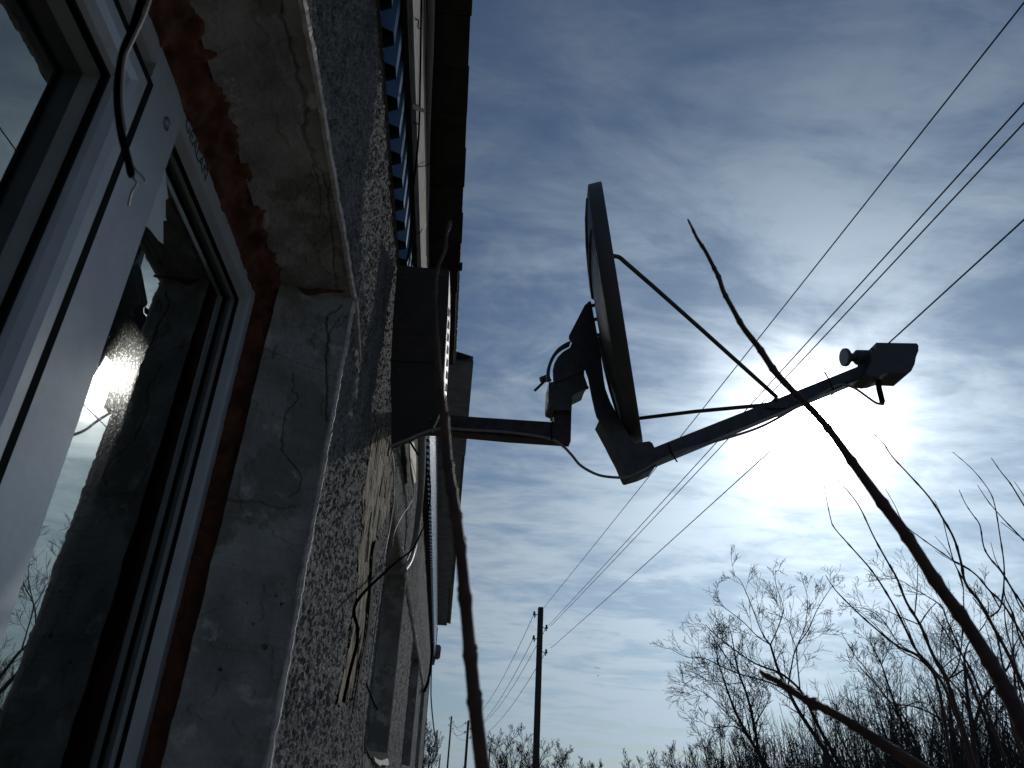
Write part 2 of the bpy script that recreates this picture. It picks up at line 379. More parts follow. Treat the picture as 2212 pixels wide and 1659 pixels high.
def crackdisp(segs, hl=(), ig=2):
    mk = np.ones(3); mk[ig] = 0; A = np.array([s[0] for s in segs])*mk; B = np.array([s[1] for s in segs])*mk; W = np.array([s[2] for s in segs]); D = np.array([s[3] for s in segs])
    AB = B-A; LL = (AB**2).sum(1)+1e-12
    def f(p):
        P0 = tuple(p); p = np.array(p)*mk; t_ = np.clip(((p-A)*AB).sum(1)/LL, 0, 1); d = np.linalg.norm(p-(A+AB*t_[:, None]), axis=1)
        c = (-.8*D*np.exp(-(d/(W*(.75+.6*noise.noise(Vector(P0)*60))))**2)).min()
        for hp, hr in hl:
            q = np.linalg.norm(p-np.array(hp)*mk)
            if q < hr: c = min(c, -.012)
        # flaked skin: shallow terraces
        fl = fbm(P0, 4, 8.0); sk = .0030*min(1, max(0, (fl-.02)/.02))
        return c+sk+.0045*fbm(P0, 3, 5.0)+.0013*fbm(P0, 2, 70.0)
    return f
rv = MB()
# lintel soffit: from the front edge in to the foam line
def P_s(a, b):
    y = -.75+(1.6+.75)*a; x = WX-.003+(XR-.004-WX)*b
    z = LZ+jz(min(y, 1.578))*(1-b)-.052*b
    return (x, y, z), (0, 0, -1)
def dz(f): return lambda p: -f(p) if False else f(p)
cs = crackdisp(sof_cr)
Ps1 = lambda a, b: P_s(a*.4468, b); Ps2 = lambda a, b: P_s(.4468+a*(1-.4468), b)
grid_surface(Ps1, 60, 10, rv, cs); grid_surface(Ps2, 640, 74, rv, cs)
def P_f(a, b):
    z = 1.15+(LZ+.02-1.15)*a; x = WX-.003+(XR-.004-WX)*b
    y = 1.578+jy(min(z, LZ))*1.0*(1-.35*b)-.100*b+.006*b*noise.noise(Vector((z*14, 0, 7)))
    return (x, y, z), (0, -1, 0)
cf = crackdisp(sid_cr, holes, 1)
Pf1 = lambda a, b: P_f(a*.30, b); Pf2 = lambda a, b: P_f(.30+a*.70, b)
grid_surface(Pf1, 60, 10, rv, cf); grid_surface(Pf2, 600, 76, rv, cf)
rv.add([(WX, -.75, 1.15), (XR-.05, -.75, 1.15), (XR-.05, -.75, LZ), (WX, -.75, LZ)], [(0, 1, 2, 3)])
rv.add([(WX, -.75, 1.15), (XR-.05, -.75, 1.19), (XR-.05, 1.6, 1.19), (WX, 1.6, 1.15)], [(0, 1, 2, 3)])
bpart(rv, 'window_reveal', concrete_m, smooth=True)
for (a, b, c, d) in OPEN[1:]:
    xb = WX-.24; V_ = lambda y, z, i_: (WX if not i_ else xb, y, z)
    r2_ = MB(); o4 = [(WX, a, c), (WX, b, c), (WX, b, d), (WX, a, d)]; i4 = [(xb, a+.03, c+.02), (xb, b-.06, c+.02), (xb, b-.06, d-.04), (xb, a+.03, d-.04)]
    r2_.add(o4+i4, [(k, (k+1) % 4, 4+(k+1) % 4, 4+k) for k in range(4)]); bpart(r2_, 'window_reveal', concrete_m)

# pale mortar beads on the opening edges
bd = MB()
pts = []; rr = []
for i in range(400):
    y = -.2+1.80*i/399; z = LZ+jz(min(y, 1.578)); pts.append((WX-.002, y, z+.002)); rr.append(.0078+.003*fbm((y*25, 0, 0), 3)+.0018*noise.noise(Vector((y*120, 0, 0))))
bd = MB(); bd.tube(pts, rr, 6); bpart(bd, 'edge_bead', whitewash_m)
# where the lintel bead runs on past the corner
pts = []; rr = []
for i in range(60):
    s = i/59; pts.append((WX+.002, 1.585+.23*s, LZ-.004-.055*s+.006*noise.noise(Vector((s*9, 2, 2))))); rr.append((.0085-.006*s)*(1+.5*noise.noise(Vector((s*25, 5, 0)))))
bd = MB(); bd.tube(pts, rr, 6); bpart(bd, 'edge_bead', whitewash_m)
pts = []; rr = []
for i in range(360):
    z = LZ-.02-(LZ-.02-1.4)*i/359; pts.append((WX-.001, 1.578+jy(z)+.001, z)); rr.append(max(.0022, .0068+.0035*fbm((z*22, 3, 0), 3)+.002*noise.noise(Vector((z*110, 0, 4)))))
bd = MB(); bd.tube(pts, rr, 6); bpart(bd, 'edge_bead', whitewash_m)
for k, (a, b, c, d) in enumerate(OPEN[1:]):
    pts = [(WX+.003, b+.004*noise.noise(Vector((0, k, z*11))), z) for z in np.linspace(c+.01, d, 60)]; bd = MB(); bd.tube(pts, [.006+.003*noise.noise(Vector((k, 3, i*.6))) for i in range(60)], 5); bpart(bd, 'edge_bead', whitewash_m)
    pts = [(WX+.004, y, d+.006*noise.noise(Vector((y*9, k, 0)))) for y in np.linspace(a, b+.1, 90)]; bd = MB(); bd.tube(pts, [max(.002, .009+.006*noise.noise(Vector((k, 8, i*.35)))) for i in range(90)], 5); bpart(bd, 'edge_bead', whitewash_m)

bd = MB(); pts = [(WX+.004, y, CAMH+1.10+.010*noise.noise(Vector((y*3, 1, 0)))+.004*noise.noise(Vector((y*25, 1, 0)))) for y in np.linspace(3.3, 11.6, 260)]
bd.tube(pts, [max(.002, .0125+.008*noise.noise(Vector((3, 8, i*.23)))) for i in range(260)], 5); bpart(bd, 'edge_bead', mat('fresh_mortar', (.80, .78, .74), .8, var=.3, scale=20))
# foam round the main window frame
fm = MB()
FXo, FXi = -.440, -.506
FZi, FYi = .962+CAMH, 1.462                   # outer size of the frame
def foamd(p):
    p = Vector(p)
    a = noise.noise(p*20); b = noise.noise(p*55)
    return .013*(1-abs(a)*2.4)+.006*(1-abs(b)*2)
def P_ft(a, b):
    y = -.5+(1.53+.5)*a; x = FXo+(FXi-FXo)*b
    zo = LZ-.034+.006*noise.noise(Vector((y*7, 0, 0))); z = zo+(FZi-.004-zo)*b
    return (x, y, z), (.75, 0, -.6)
grid_surface(P_ft, 340, 16, fm, lambda p: foamd(p)-.006)
def P_fs(a, b):
    z = 1.3+(LZ-.03-1.3)*a; x = FXo+(FXi-FXo)*b
    yo = 1.502-.046*max(0, LZ-z)/1.054+.006*noise.noise(Vector((z*6, 3, 0))); y = yo+(FYi-.003-yo)*b
    return (x, y, z), (.75, -.6, 0)
grid_surface(P_fs, 260, 16, fm, lambda p: foamd(p)-.008)
# foam smeared into the corner crack of the reveal
pts = [onY(u, v, 1.51) for u, v in spline([(612, 632), (640, 628), (668, 632), (700, 628), (745, 630)], 6)]
fm.tube(pts, [.012*(1-.75*i/(len(pts)-1))+.003*noise.noise(Vector((i*.5, 0, 0))) for i in range(len(pts))], 7)
win = None

# main window
winE = MB()
# outer frame: top member and far jamb with a sloped inner lip
FX, LX, GX = -.500, -.520, -.537                # face, lip, glass
def member(mb, prof, p0, p1, axis_):
    """prof: list of (depth x, inward offset w); swept from p0 to p1"""
    pass
def ring(mb, y0, y1, z0, z1, prof):
    """rectangular frame: prof = [(x, inset)] swept round the rectangle"""
    R_ = []
    for (x, ins) in prof:
        R_.append([(x, y0+ins, z0+ins), (x, y1-ins, z0+ins), (x, y1-ins, z1-ins), (x, y0+ins, z1-ins)])
    for k in range(len(R_)-1):
        b0 = len(mb.v); mb.v += R_[k]+R_[k+1]
        for i in range(4):
            j = (i+1) % 4; mb.f.append((b0+i, b0+j, b0+4+j, b0+4+i))
ZB = 1.26
ring(winE, -.55, FYi, ZB, FZi, [(-.575, 0), (FX-.004, 0), (FX, .004), (FX, .030), (FX-.005, .036), (LX, .046), (-.545, .046)])
# mullion between sash and fixed light
MY0, MY1 = .800, .932
winE.box((-.57, MY0+.004, ZB+.03), (FX-.0015, MY1-.008, FZi-.03))
winE.add([(FX-.0015, MY1-.008, ZB+.03), (FX-.0015, MY1-.008, FZi-.04), (LX, MY1, FZi-.04), (LX, MY1, ZB+.03)], [(0, 1, 2, 3)])
winE.add([(LX, MY1, ZB+.03), (LX, MY1, FZi-.04), (-.56, MY1, FZi-.04), (-.56, MY1, ZB+.03)], [(0, 1, 2, 3)])
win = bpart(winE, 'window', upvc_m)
def wpart(mb, name, m, smooth=False):
    return mesh_obj(name, [tuple(np.array(v)-BO) for v in mb.v], mb.f, m, win, smooth)
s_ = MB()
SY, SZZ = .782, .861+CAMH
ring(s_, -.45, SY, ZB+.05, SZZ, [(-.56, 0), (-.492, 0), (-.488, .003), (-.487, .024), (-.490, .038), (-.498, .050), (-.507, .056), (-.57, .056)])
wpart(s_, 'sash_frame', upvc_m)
gk = MB()
ring(gk, -.45+.0555, SY-.0555, ZB+.05+.0555, SZZ-.0555, [(-.508, 0), (-.5035, .001), (-.505, .0040), (-.514, .0045)])
ring(gk, -.49, SY+.031, ZB+.03, SZZ+.030, [(-.52, -.001), (-.4992, .0), (-.4992, .030), (-.52, .030)])
ring(gk, MY1-.0005, FYi-.0455, ZB+.0455, FZi-.0455, [(-.522, 0), (LX+.001, .001), (LX, .003), (-.527, .0035)])
wpart(gk, 'gasket', gasket_m)
for (a, b, c, d) in ((-.40, SY-.053, ZB+.10, SZZ-.053), (MY1, FYi-.045, ZB+.045, FZi-.045)):
    p = MB(); gx = GX if a > 0 else -.540; p.add([(gx, a-.01, c-.01), (gx, b+.01, c-.01), (gx, b+.01, d+.01), (gx, a-.01, d+.01)], [(0, 1, 2, 3)])
    wpart(p, 'glass_pane', glass_m)
wpart(fm, 'foam_filling', foam_m, True)
# torn protective film still hanging on the frame, printed lettering on it
fl = MB()
fp = [(388, 283), (375, 310), (356, 352), (358, 394), (363, 427), (357, 433), (357, 469), (360, 476), (352, 477), (352, 527), (342, 520), (325, 498), (311, 484), (318, 440), (330, 400), (350, 340), (372, 290)]
fl.prism([onX(u, v, -.5185) for u, v in fp], (.0006, 0, 0))
wpart(fl, 'torn_film', film_m)
def text_on_x(txt, size, p0, dirv, upv, mb_x):
    cu = bpy.data.curves.new('t', 'FONT'); cu.body = txt; cu.size = size; cu.extrude = .00008; cu.resolution_u = 3
    ob = bpy.data.objects.new('t', cu); COL.objects.link(ob); dg_ = bpy.context.evaluated_depsgraph_get()
    me = bpy.data.meshes.new_from_object(ob.evaluated_get(dg_)); bpy.data.objects.remove(ob)
    D = np.array(dirv, float); D /= np.linalg.norm(D); U_ = np.array(upv, float); U_ -= D*np.dot(U_, D); U_ /= np.linalg.norm(U_)
    vs_ = [np.array(p0)+D*v.co.x+U_*v.co.y+np.array([1, 0, 0])*(.0006+v.co.z) for v in me.vertices]
    fs = [tuple(pp.vertices) for pp in me.polygons]; return vs_, fs
ik = MB()
a0 = onX(398, 268, FX); a1 = onX(440, 385, FX)
v_, f_ = text_on_x('GEALAN', .034, a0+np.array([0, 0, 0]), a1-a0, (0, -.2, 1), 0); ik.add(v_, f_); wpart(ik, 'printed_lettering', ink_m); ik = MB()
a0 = onX(352, 262, FX); a1 = onX(358, 340, FX)
v_, f_ = text_on_x('G', .030, a0, (0, 1, -.1), (0, .1, 1), 0); ik.add(v_, f_); wpart(ik, 'printed_lettering', ink_m); ik = MB()
a0 = onX(372, 300, -.5175); 
v_, f_ = text_on_x('5021', .022, a0, (0, -.1, -1), (0, 1, 0), 0); ik.add(v_, f_); wpart(ik, 'printed_lettering', ink_m); ik = MB()

# far windows: frame and pane in each opening
for (a, b, c, d) in OPEN[1:]:
    m1 = MB(); xf = WX-.2
    ring(m1, a+.02, b-.06, c+.03, d-.04, [(xf-.05, 0), (xf, 0), (xf, .06), (xf-.03, .065)])
    m1.box((xf-.04, (a+b)/2-.03, c+.09), (xf-.002, (a+b)/2+.03, d-.1))
    f1 = bpart(m1, 'window', upvc_m)
    p = MB(); p.add([(xf-.03, a+.05, c+.05), (xf-.03, b-.05, c+.05), (xf-.03, b-.05, d-.06), (xf-.03, a+.05, d-.06)], [(0, 1, 2, 3)])
    mesh_obj('glass_pane', [tuple(np.array(v)-BO) for v in p.v], p.f, glass_m, f1)
    gk2 = MB(); ring(gk2, a+.079, b-.119, c+.089, d-.099, [(xf-.031, 0), (xf+.001, .001), (xf-.001, .006), (xf-.031, .007)])
    mesh_obj('gasket', [tuple(np.array(v)-BO) for v in gk2.v], gk2.f, gasket_m, f1)

# dark room behind the glass
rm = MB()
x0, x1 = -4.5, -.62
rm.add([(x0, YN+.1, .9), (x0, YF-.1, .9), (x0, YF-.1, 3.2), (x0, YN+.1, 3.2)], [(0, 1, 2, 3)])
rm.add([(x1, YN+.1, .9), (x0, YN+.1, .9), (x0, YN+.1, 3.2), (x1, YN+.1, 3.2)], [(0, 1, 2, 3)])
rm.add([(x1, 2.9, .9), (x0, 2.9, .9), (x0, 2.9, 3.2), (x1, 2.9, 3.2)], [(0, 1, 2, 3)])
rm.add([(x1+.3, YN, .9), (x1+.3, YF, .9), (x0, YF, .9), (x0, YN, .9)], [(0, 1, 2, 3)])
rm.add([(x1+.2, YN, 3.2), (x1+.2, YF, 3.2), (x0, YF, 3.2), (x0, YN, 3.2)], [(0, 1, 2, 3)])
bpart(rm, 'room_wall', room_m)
# inner wall lining behind frame edges so no light leaks round them
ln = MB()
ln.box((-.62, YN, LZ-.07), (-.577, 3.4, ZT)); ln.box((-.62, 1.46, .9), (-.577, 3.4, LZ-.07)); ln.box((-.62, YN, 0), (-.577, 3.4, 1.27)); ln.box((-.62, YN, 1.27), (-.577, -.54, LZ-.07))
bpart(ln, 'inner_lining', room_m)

# blue profiled cladding above the wall
def profile_sheet(mb, y0, y1, z0, z1, x, pitch=.112, dpt=.036, thick=.0008):
    y = y0; P = []
    while y < y1:
        for (dy, dx) in ((0, 0), (.30, 0), (.44, 1), (.80, 1), (.94, 0)):
            P.append((x+dx*dpt, y+dy*pitch))
        y += pitch
    b = len(mb.v); n = len(P)
    for (xx, yy) in P: mb.v.append((xx, yy, z0)); mb.v.append((xx, yy, z1))
    for i in range(n-1): mb.f.append((b+2*i, b+2*i+2, b+2*i+3, b+2*i+1))
c1 = MB(); profile_sheet(c1, -1.5, 3.5, ZT+.006, 2.29+CAMH, -.306); bpart(c1, 'wall_cladding', blue_m)
c2 = MB(); profile_sheet(c2, 3.5, YF-.2, 2.10+CAMH, 2.79+CAMH, -.262, .12, .026); bpart(c2, 'wall_cladding', sunlit_blue_m)
# backing behind the cladding
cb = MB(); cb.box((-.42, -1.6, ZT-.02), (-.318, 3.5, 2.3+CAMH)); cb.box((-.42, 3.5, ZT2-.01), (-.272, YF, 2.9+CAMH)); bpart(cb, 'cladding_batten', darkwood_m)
# eaves: near low part, far higher part in two steps
def corr(mb, x0, x1, y0, y1, z, pitch=.09, amp=.018, rise=0.0):
    n = int((y1-y0)/pitch*6); b = len(mb.v)
    for i in range(n+1):
        y = y0+(y1-y0)*i/n; dz_ = amp*math.sin(2*math.pi*(y-y0)/pitch)
        mb.v.append((x0, y, z+dz_)); mb.v.append((x1, y, z+dz_+rise))
        mb.v.append((x0, y, z+dz_+.004)); mb.v.append((x1, y, z+dz_+rise+.004))
    for i in range(n):
        a = b+4*i; mb.f += [(a, a+4, a+5, a+1), (a+2, a+3, a+7, a+6), (a, a+2, a+6, a+4), (a+1, a+5, a+7, a+3)]
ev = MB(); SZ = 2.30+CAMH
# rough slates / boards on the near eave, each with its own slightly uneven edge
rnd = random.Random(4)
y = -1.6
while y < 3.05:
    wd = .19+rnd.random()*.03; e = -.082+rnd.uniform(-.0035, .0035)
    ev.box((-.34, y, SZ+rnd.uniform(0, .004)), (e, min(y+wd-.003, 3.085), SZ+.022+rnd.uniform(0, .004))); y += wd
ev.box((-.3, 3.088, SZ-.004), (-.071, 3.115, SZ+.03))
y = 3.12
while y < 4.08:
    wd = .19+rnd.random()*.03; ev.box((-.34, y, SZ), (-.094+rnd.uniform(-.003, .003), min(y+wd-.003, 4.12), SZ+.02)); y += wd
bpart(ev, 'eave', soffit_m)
ev2 = MB(); SZ2 = 2.80+CAMH
corr(ev2, -.30, .034, 4.94, 6.80, SZ2, .11, .020)
corr(ev2, -.30, .005, 6.81, 9.6, SZ2, .11, .020); corr(ev2, -.30, -.012, 9.61, 12.6, SZ2, .11, .020); corr(ev2, -.30, -.045, 12.61, 16.3, SZ2, .11, .020)
corr(ev2, -.30, -.10, 3.5, 4.93, SZ2, .11, .020)
bpart(ev2, 'eave', roofsheet_m)
rf = MB()
corr(rf, -.17, -4.0, -1.6, 3.9, SZ+.05, .12, .014, 1.3); corr(rf, .03, -4.0, 4.94, 16.3, SZ2+.04, .12, .014, 1.1); corr(rf, -.1, -4.0, 3.9, 4.94, SZ2+.04, .12, .014, 1.1)
bpart(rf, 'roof', roofsheet_m)
# beam and plank under the near eave
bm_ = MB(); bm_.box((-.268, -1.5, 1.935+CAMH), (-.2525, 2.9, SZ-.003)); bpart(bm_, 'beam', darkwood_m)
pk = MB()
pk.box((-.252, -1.5, 1.925+CAMH), (-.235, 2.62, SZ-.006)); pko = bpart(pk, 'plank', plank_m)
pk2 = MB(); pk2.box((-.256, 2.63, 1.96+CAMH), (-.238, 3.05, SZ-.006)); bpart(pk2, 'plank', plank_m)

# peeled plaster patch, cracked like bark, flush in the wall below the panel
bo = MB()
g2 = 70
y0_, y1_, z0_, z1_ = min(_by)-.03, max(_by)+.03, min(_bz)-.03, max(_bz)+.03; idx_ = {}
def bvid(i, j):
    if (i, j) not in idx_:
        y = y0_+(y1_-y0_)*i/110; z = z0_+(z1_-z0_)*j/260
        gr_ = noise.noise(Vector((y*90, z*14, 2)))*.0022+noise.noise(Vector((y*30, z*5, 5)))*.004; ck = noise.noise(Vector((y*55, z*6, 8)))
        idx_[(i, j)] = len(bo.v); bo.v.append((-.3075+gr_-(.006 if ck > .32 else 0), y, z))
    return idx_[(i, j)]
for i in range(110):
    for j in range(260):
        if inpatch(y0_+(y1_-y0_)*(i+.5)/110, z0_+(z1_-z0_)*(j+.5)/260): bo.f.append((bvid(i, j), bvid(i+1, j), bvid(i+1, j+1), bvid(i, j+1)))
b_o = bo.build('peeled_plaster_patch', plaster_m); tag(b_o, 'cracked yellowish patch of peeled plaster in the roughcast wall below the metal box', 'plaster patch')
# dark open joint beside it
jn = MB(); jp = [(822, 1165), (812, 1168), (806, 1195), (803, 1250), (800, 1300), (794, 1360), (786, 1405), (778, 1440), (770, 1490), (762, 1540), (768, 1520), (782, 1450), (792, 1400), (801, 1350), (806, 1300), (809, 1240), (813, 1200), (824, 1175)]
jn.prism([onX(u, v, -.2965) for u, v in jp], (-.004, 0, 0)); bpart(jn, 'wall_joint', gasket_m)

# ------------------------------------------------------------------ metal box side sheet
bx = MB(); YB = 2.32
pp = [(858, 573), (971, 583), (968, 660), (962, 756), (958, 820), (955, 885), (934, 927), (905, 938), (880, 950), (845, 963), (846, 900), (843, 820), (848, 700)]
bx.prism([onY(u, v, YB) for u, v in pp], (0, .03, 0))
box = bx.build('metal_box', sheet_m); tag(box, 'dark brown sheet metal box side on the wall under the eave, behind the dish arm', 'metal box')
sm_ = MB(); sm_.prism([onY(u, v, YB) for u, v in ((844, 775), (958, 780), (958, 785), (844, 780))], (0, -.006, 0)); sm_.build('seam', sheet_m, box)
for (u, v) in ((868, 590), (955, 597), (862, 755), (948, 765), (862, 800), (946, 806), (866, 900), (930, 905)):
    rv_ = MB(); p = onY(u, v, YB); rv_.tube([p, p+np.array([0, -.004, 0])], .006, 6); rv_.build('rivet', steel_m, box)
bs = MB()
sp = [(971, 585), (968, 660), (963, 756), (957, 878), (963, 878), (968, 800), (972, 700), (972.5, 640)]
bs.prism([onX(u, v, -.118) for u, v in sp], (-.004, 0, 0)); bs2 = bs.build('sunlit_cladding_strip', whitec_m, box)  # stands in for sunlit far cladding past the box, its brightness put in as white
hl = MB()
for k in range(8):
    y0 = 664+k*27; u = 972.3-(y0-664)*.035
    hl.prism([onX(a, b, -.1165) for a, b in ((u-3, y0), (u, y0+6), (u-1, y0+21), (u-5, y0+18))], (-.001, 0, 0))
hl.build('tooth_gap_patch', gasket_m, box)  # dark patches put in for the gaps between that cladding's teeth

# ------------------------------------------------------------------ conduit and cables
def wiggle_tube(pts, r, amp, pitch, n=10):
    P = [np.array(p) for p in pts]; d = [0]
    for i in range(1, len(P)): d.append(d[-1]+np.linalg.norm(P[i]-P[i-1]))
    m = int(d[-1]/pitch*4); Q = []; Rr = []
    for i in range(m+1):
        s = d[-1]*i/m; Q.append(np.array([np.interp(s, d, [p[k] for p in P]) for k in range(3)])); Rr.append(r+(amp if i % 4 in (0, 1) else -amp))
    return Q, Rr
cd = MB()
cp = [(931, -60), (931, 0), (929, 100), (926, 180), (924, 240), (922, 310), (921.5, 370), (921, 430), (919, 480), (915.5, 520), (913, 575)]
P = spline([onZ(u, v, 2.24) for u, v in cp], 10); Q, Rr = wiggle_tube(P, .0125, .0009, .0058)
cd.tube(Q, Rr, 12); o = cd.build('corrugated_conduit', conduit_m, smooth=False)
tag(o, 'grey corrugated conduit running along the plank under the near eave', 'conduit')
cd = MB(); P = spline([onX(u, v, X) for u, v, X in ((911, 940, -.20), (911, 1000, -.21), (909, 1060, -.23), (903, 1120, -.25), (895, 1175, -.26), (884, 1212, -.27), (872, 1232, -.285))], 10)
Q, Rr = wiggle_tube(P, .020, .001, .012); cd.tube(Q, Rr, 12); o = cd.build('corrugated_conduit', conduit_m)
tag(o, 'grey conduit hanging down the far wall and bending into it beside the second window', 'conduit')
def cable(name, label, pts3, r, m, cat='cable', n=8, group=None, k=8):
    mb = MB(); mb.tube(spline(pts3, k), r, n); o = mb.build(name, m, smooth=True); tag(o, label, cat, group); return o
cable('cable', 'thin black cable running down between plank and corrugated conduit under the eave', [onX(u, v, -.2295) for u, v in ((911, -40), (910, 0), (908, 150), (905, 280), (899, 350), (893, 400), (890, 460), (888, 510), (883, 545), (878, 566), (874, 573))], .0034, blackc_m)
cable('cable', 'black cable looping from the metal box down across the roughcast wall and the peeled patch',
      [onX(u, v, X) for u, v, X in ((849, 892, -.25), (862, 908, -.24), (885, 953, -.23), (908, 990, -.22), (922, 1013, -.2), (929, 1040, -.19), (929, 1080, -.19), (920, 1125, -.2), (905, 1160, -.22), (889, 1188, -.24), (854, 1216, -.26), (805, 1261, -.27), (781, 1286, -.272), (767, 1308, -.27), (765, 1328, -.268), (772, 1356, -.268), (770, 1394, -.27), (756, 1450, -.272), (742, 1516, -.276))], .0048, blackc_m)
cable('cable', 'pale thin cable hanging straight down beside the peeled patch and second window',
      [onX(u, v, -.275) for u, v in ((846, 975), (851, 1010), (850, 1060), (851, 1080), (842, 1140), (830, 1200), (822, 1270), (812, 1350), (801, 1430), (790, 1510), (785, 1570), (783, 1680))], .0028, whitec_m)
cable('cable', 'second pale cable on the far wall ending beside the bent conduit',
      [onX(u, v, -.27) for u, v in ((904, 1050), (903, 1090), (900, 1120), (894, 1165), (885, 1198), (878, 1212))], .003, whitec_m)
cable('cable', 'two thin bare wires dropping from the yellowish strip on the far wall', [onX(u, v, -.27) for u, v in ((893, 1048), (892, 1075), (882, 1095), (868, 1115), (852, 1150), (848, 1180))], .0018, whitec_m)
cable('cable', 'far cable hanging free from the lamp at the building corner down to the ground',
      [onY(u, v, 15.6) for u, v in ((936, 1380), (934, 1411), (932, 1446), (931, 1499), (934, 1544), (939, 1586), (944, 1610), (941, 1635), (925, 1654))], .014, greyc_m)
cable('cable', 'thin dark cable curving across the far wall top into the fourth window', [onX(u, v, -.25) for u, v in ((934, 1390), (930, 1440), (925, 1470), (917, 1492))], .02, blackc_m)
cable('cable', 'short black wire end dangling over the second window reveal', [onX(u, v, -.27) for u, v in ((791, 1476), (800, 1500), (808, 1520), (815, 1532))], .003, blackc_m)
ys = MB(); ys.prism([onX(u, v, -.265) for u, v in ((885, 955), (895, 955), (899, 990), (899, 1030), (898, 1043), (892, 1046), (889, 1020), (886, 985))], (-.006, 0, 0))
o = ys.build('plastic_strip', mat('yellow_plastic', (.24, .22, .09), .7)); tag(o, 'short yellowish plastic trunking strip on the far wall beside the conduit', 'strip')
# clips and wire ties on the plank
for i, (lab, pts_) in enumerate((('small bent black nail near the top of the plank', ((898, 42), (904, 45), (903, 60), (909, 62))), ('angular black wire tie across the plank beneath the splinter', ((893, 262), (896, 267), (906, 268))),
                                 ('black cable tie round the conduit below the middle of the plank', ((895, 360), (905, 360), (918, 358), (931, 352), (933, 347))), ('curved black wire hook at the lower end of the plank', ((895, 498), (898, 504), (907, 503), (912, 495))))):
    cable('wire_tie', lab, [onX(u, v, -.2315 if k_ == 0 else -.222) for k_, (u, v) in [(0 if u < 908 else 1, (u, v)) for u, v in pts_]], .0016, blackc_m, 'wire tie', 6)
sh = MB(); sh.prism([onX(u, v, -.228) for u, v in ((888, 220), (897, 228), (907, 230), (922, 241), (913, 243), (897, 238), (890, 232))], (.001, 0, 0)); o = sh.build('bracket_tab', gasket_m); tag(o, 'dark torn metal tab bent over the plank beside the conduit', 'metal tab')
# white scrap in the second window
sc = MB(); sc.prism([onX(u, v, -.292) for u, v in ((808, 1634), (815, 1640), (826, 1643), (838, 1638), (841, 1650), (838, 1654), (826, 1652), (821, 1655), (816, 1650), (811, 1645))], (-.01, 0, 0))
o = sc.build('plastic_scrap', paper_m); tag(o, 'ragged white plastic scrap lying on the second window sill', 'scrap')

hs_ = MB(); hs_.prism([onX(u, v, -.298) for u, v in ((789, 1610), (800, 1622), (830, 1626), (838, 1626), (840, 1640), (826, 1645), (812, 1642), (800, 1636))], (-.002, 0, 0)); bpart(hs_, 'broken_sill_gap', gasket_m)
# lamp at the far corner
lp = MB(); Yl = 15.9
lp.prism([onY(u, v, Yl) for u, v in ((936, 1356), (946, 1356), (943, 1391), (938, 1392))], (0, .15, 0)); lamp = lp.build('wall_lamp', steel_m)
l2 = MB(); l2.prism([onY(u, v, Yl-.1) for u, v in ((942, 1392), (950, 1393), (953, 1398), (951, 1416), (945, 1420), (941, 1419), (938, 1432), (932, 1432), (934, 1396))], (0, .35, 0)); l2.build('lamp_head', steel_m, lamp)
tag(lamp, 'small dark lamp on a bracket at the far top corner of the building', 'lamp')

cable('cable', 'grey cable lying along the lower edge of the metal box', [onY(u, v, 2.31) for u, v in ((838, 985), (841, 970), (848, 962), (880, 949), (905, 938), (934, 928), (950, 926))], .0042, greyc_m)
# ------------------------------------------------------------------ dangling cable end near the window
dcm = MB()
dd = .50
cpts = [(312, -30, .50), (304, 5, .5), (286, 65, .5), (268, 107, .5), (258, 156, .5), (254, 195, .5), (256, 244, .5), (263, 293, .5), (271, 325, .5), (279, 355, .5), (284, 383, .5)]
P = spline([dep(u, v, d) for u, v, d in cpts], 8); dcm.tube(P, [.0026 if i < len(P)-2 else .002 for i in range(len(P))], 12)
dc = dcm.build('hanging_cable', blackc_m, smooth=True); tag(dc, 'thick black cable end dangling in front of the white window with two bare wires', 'cable')
d2 = MB(); d2.tube(spline([dep(u, v, .498) for u, v in ((328, -20), (320, 10), (306, 45), (292, 75), (280, 100), (270, 125), (265, 170), (264, 220), (268, 260), (272, 285))], 8), .0011, 8); d2.build('inner_core', greyc_m, dc, True)
for pts_ in (((283, 379), (290, 387), (295, 396), (290, 405), (284, 416), (280, 430), (277, 445)), ((285, 348), (290, 360), (297, 371), (305, 378), (311, 386), (314, 392))):
    d3 = MB(); d3.tube(spline([dep(u, v, .5) for u, v in pts_], 6), .0008, 6); d3.build('bare_wire', greyc_m, dc, True)

# ------------------------------------------------------------------ satellite dish
YD = 3.05
r1 = ray(1303, 421); r2 = ray(1389, 962)
nrm = np.cross(r2, r1); nrm /= np.linalg.norm(nrm)
if nrm[0] < 0: nrm = -nrm
rc = ray(1347, 690); Cc = onY(1347, 690, YD)
rc_u = rc/np.linalg.norm(rc)
av = np.cross(nrm, rc_u); av /= np.linalg.norm(av)
if av[2] < 0: av = -av
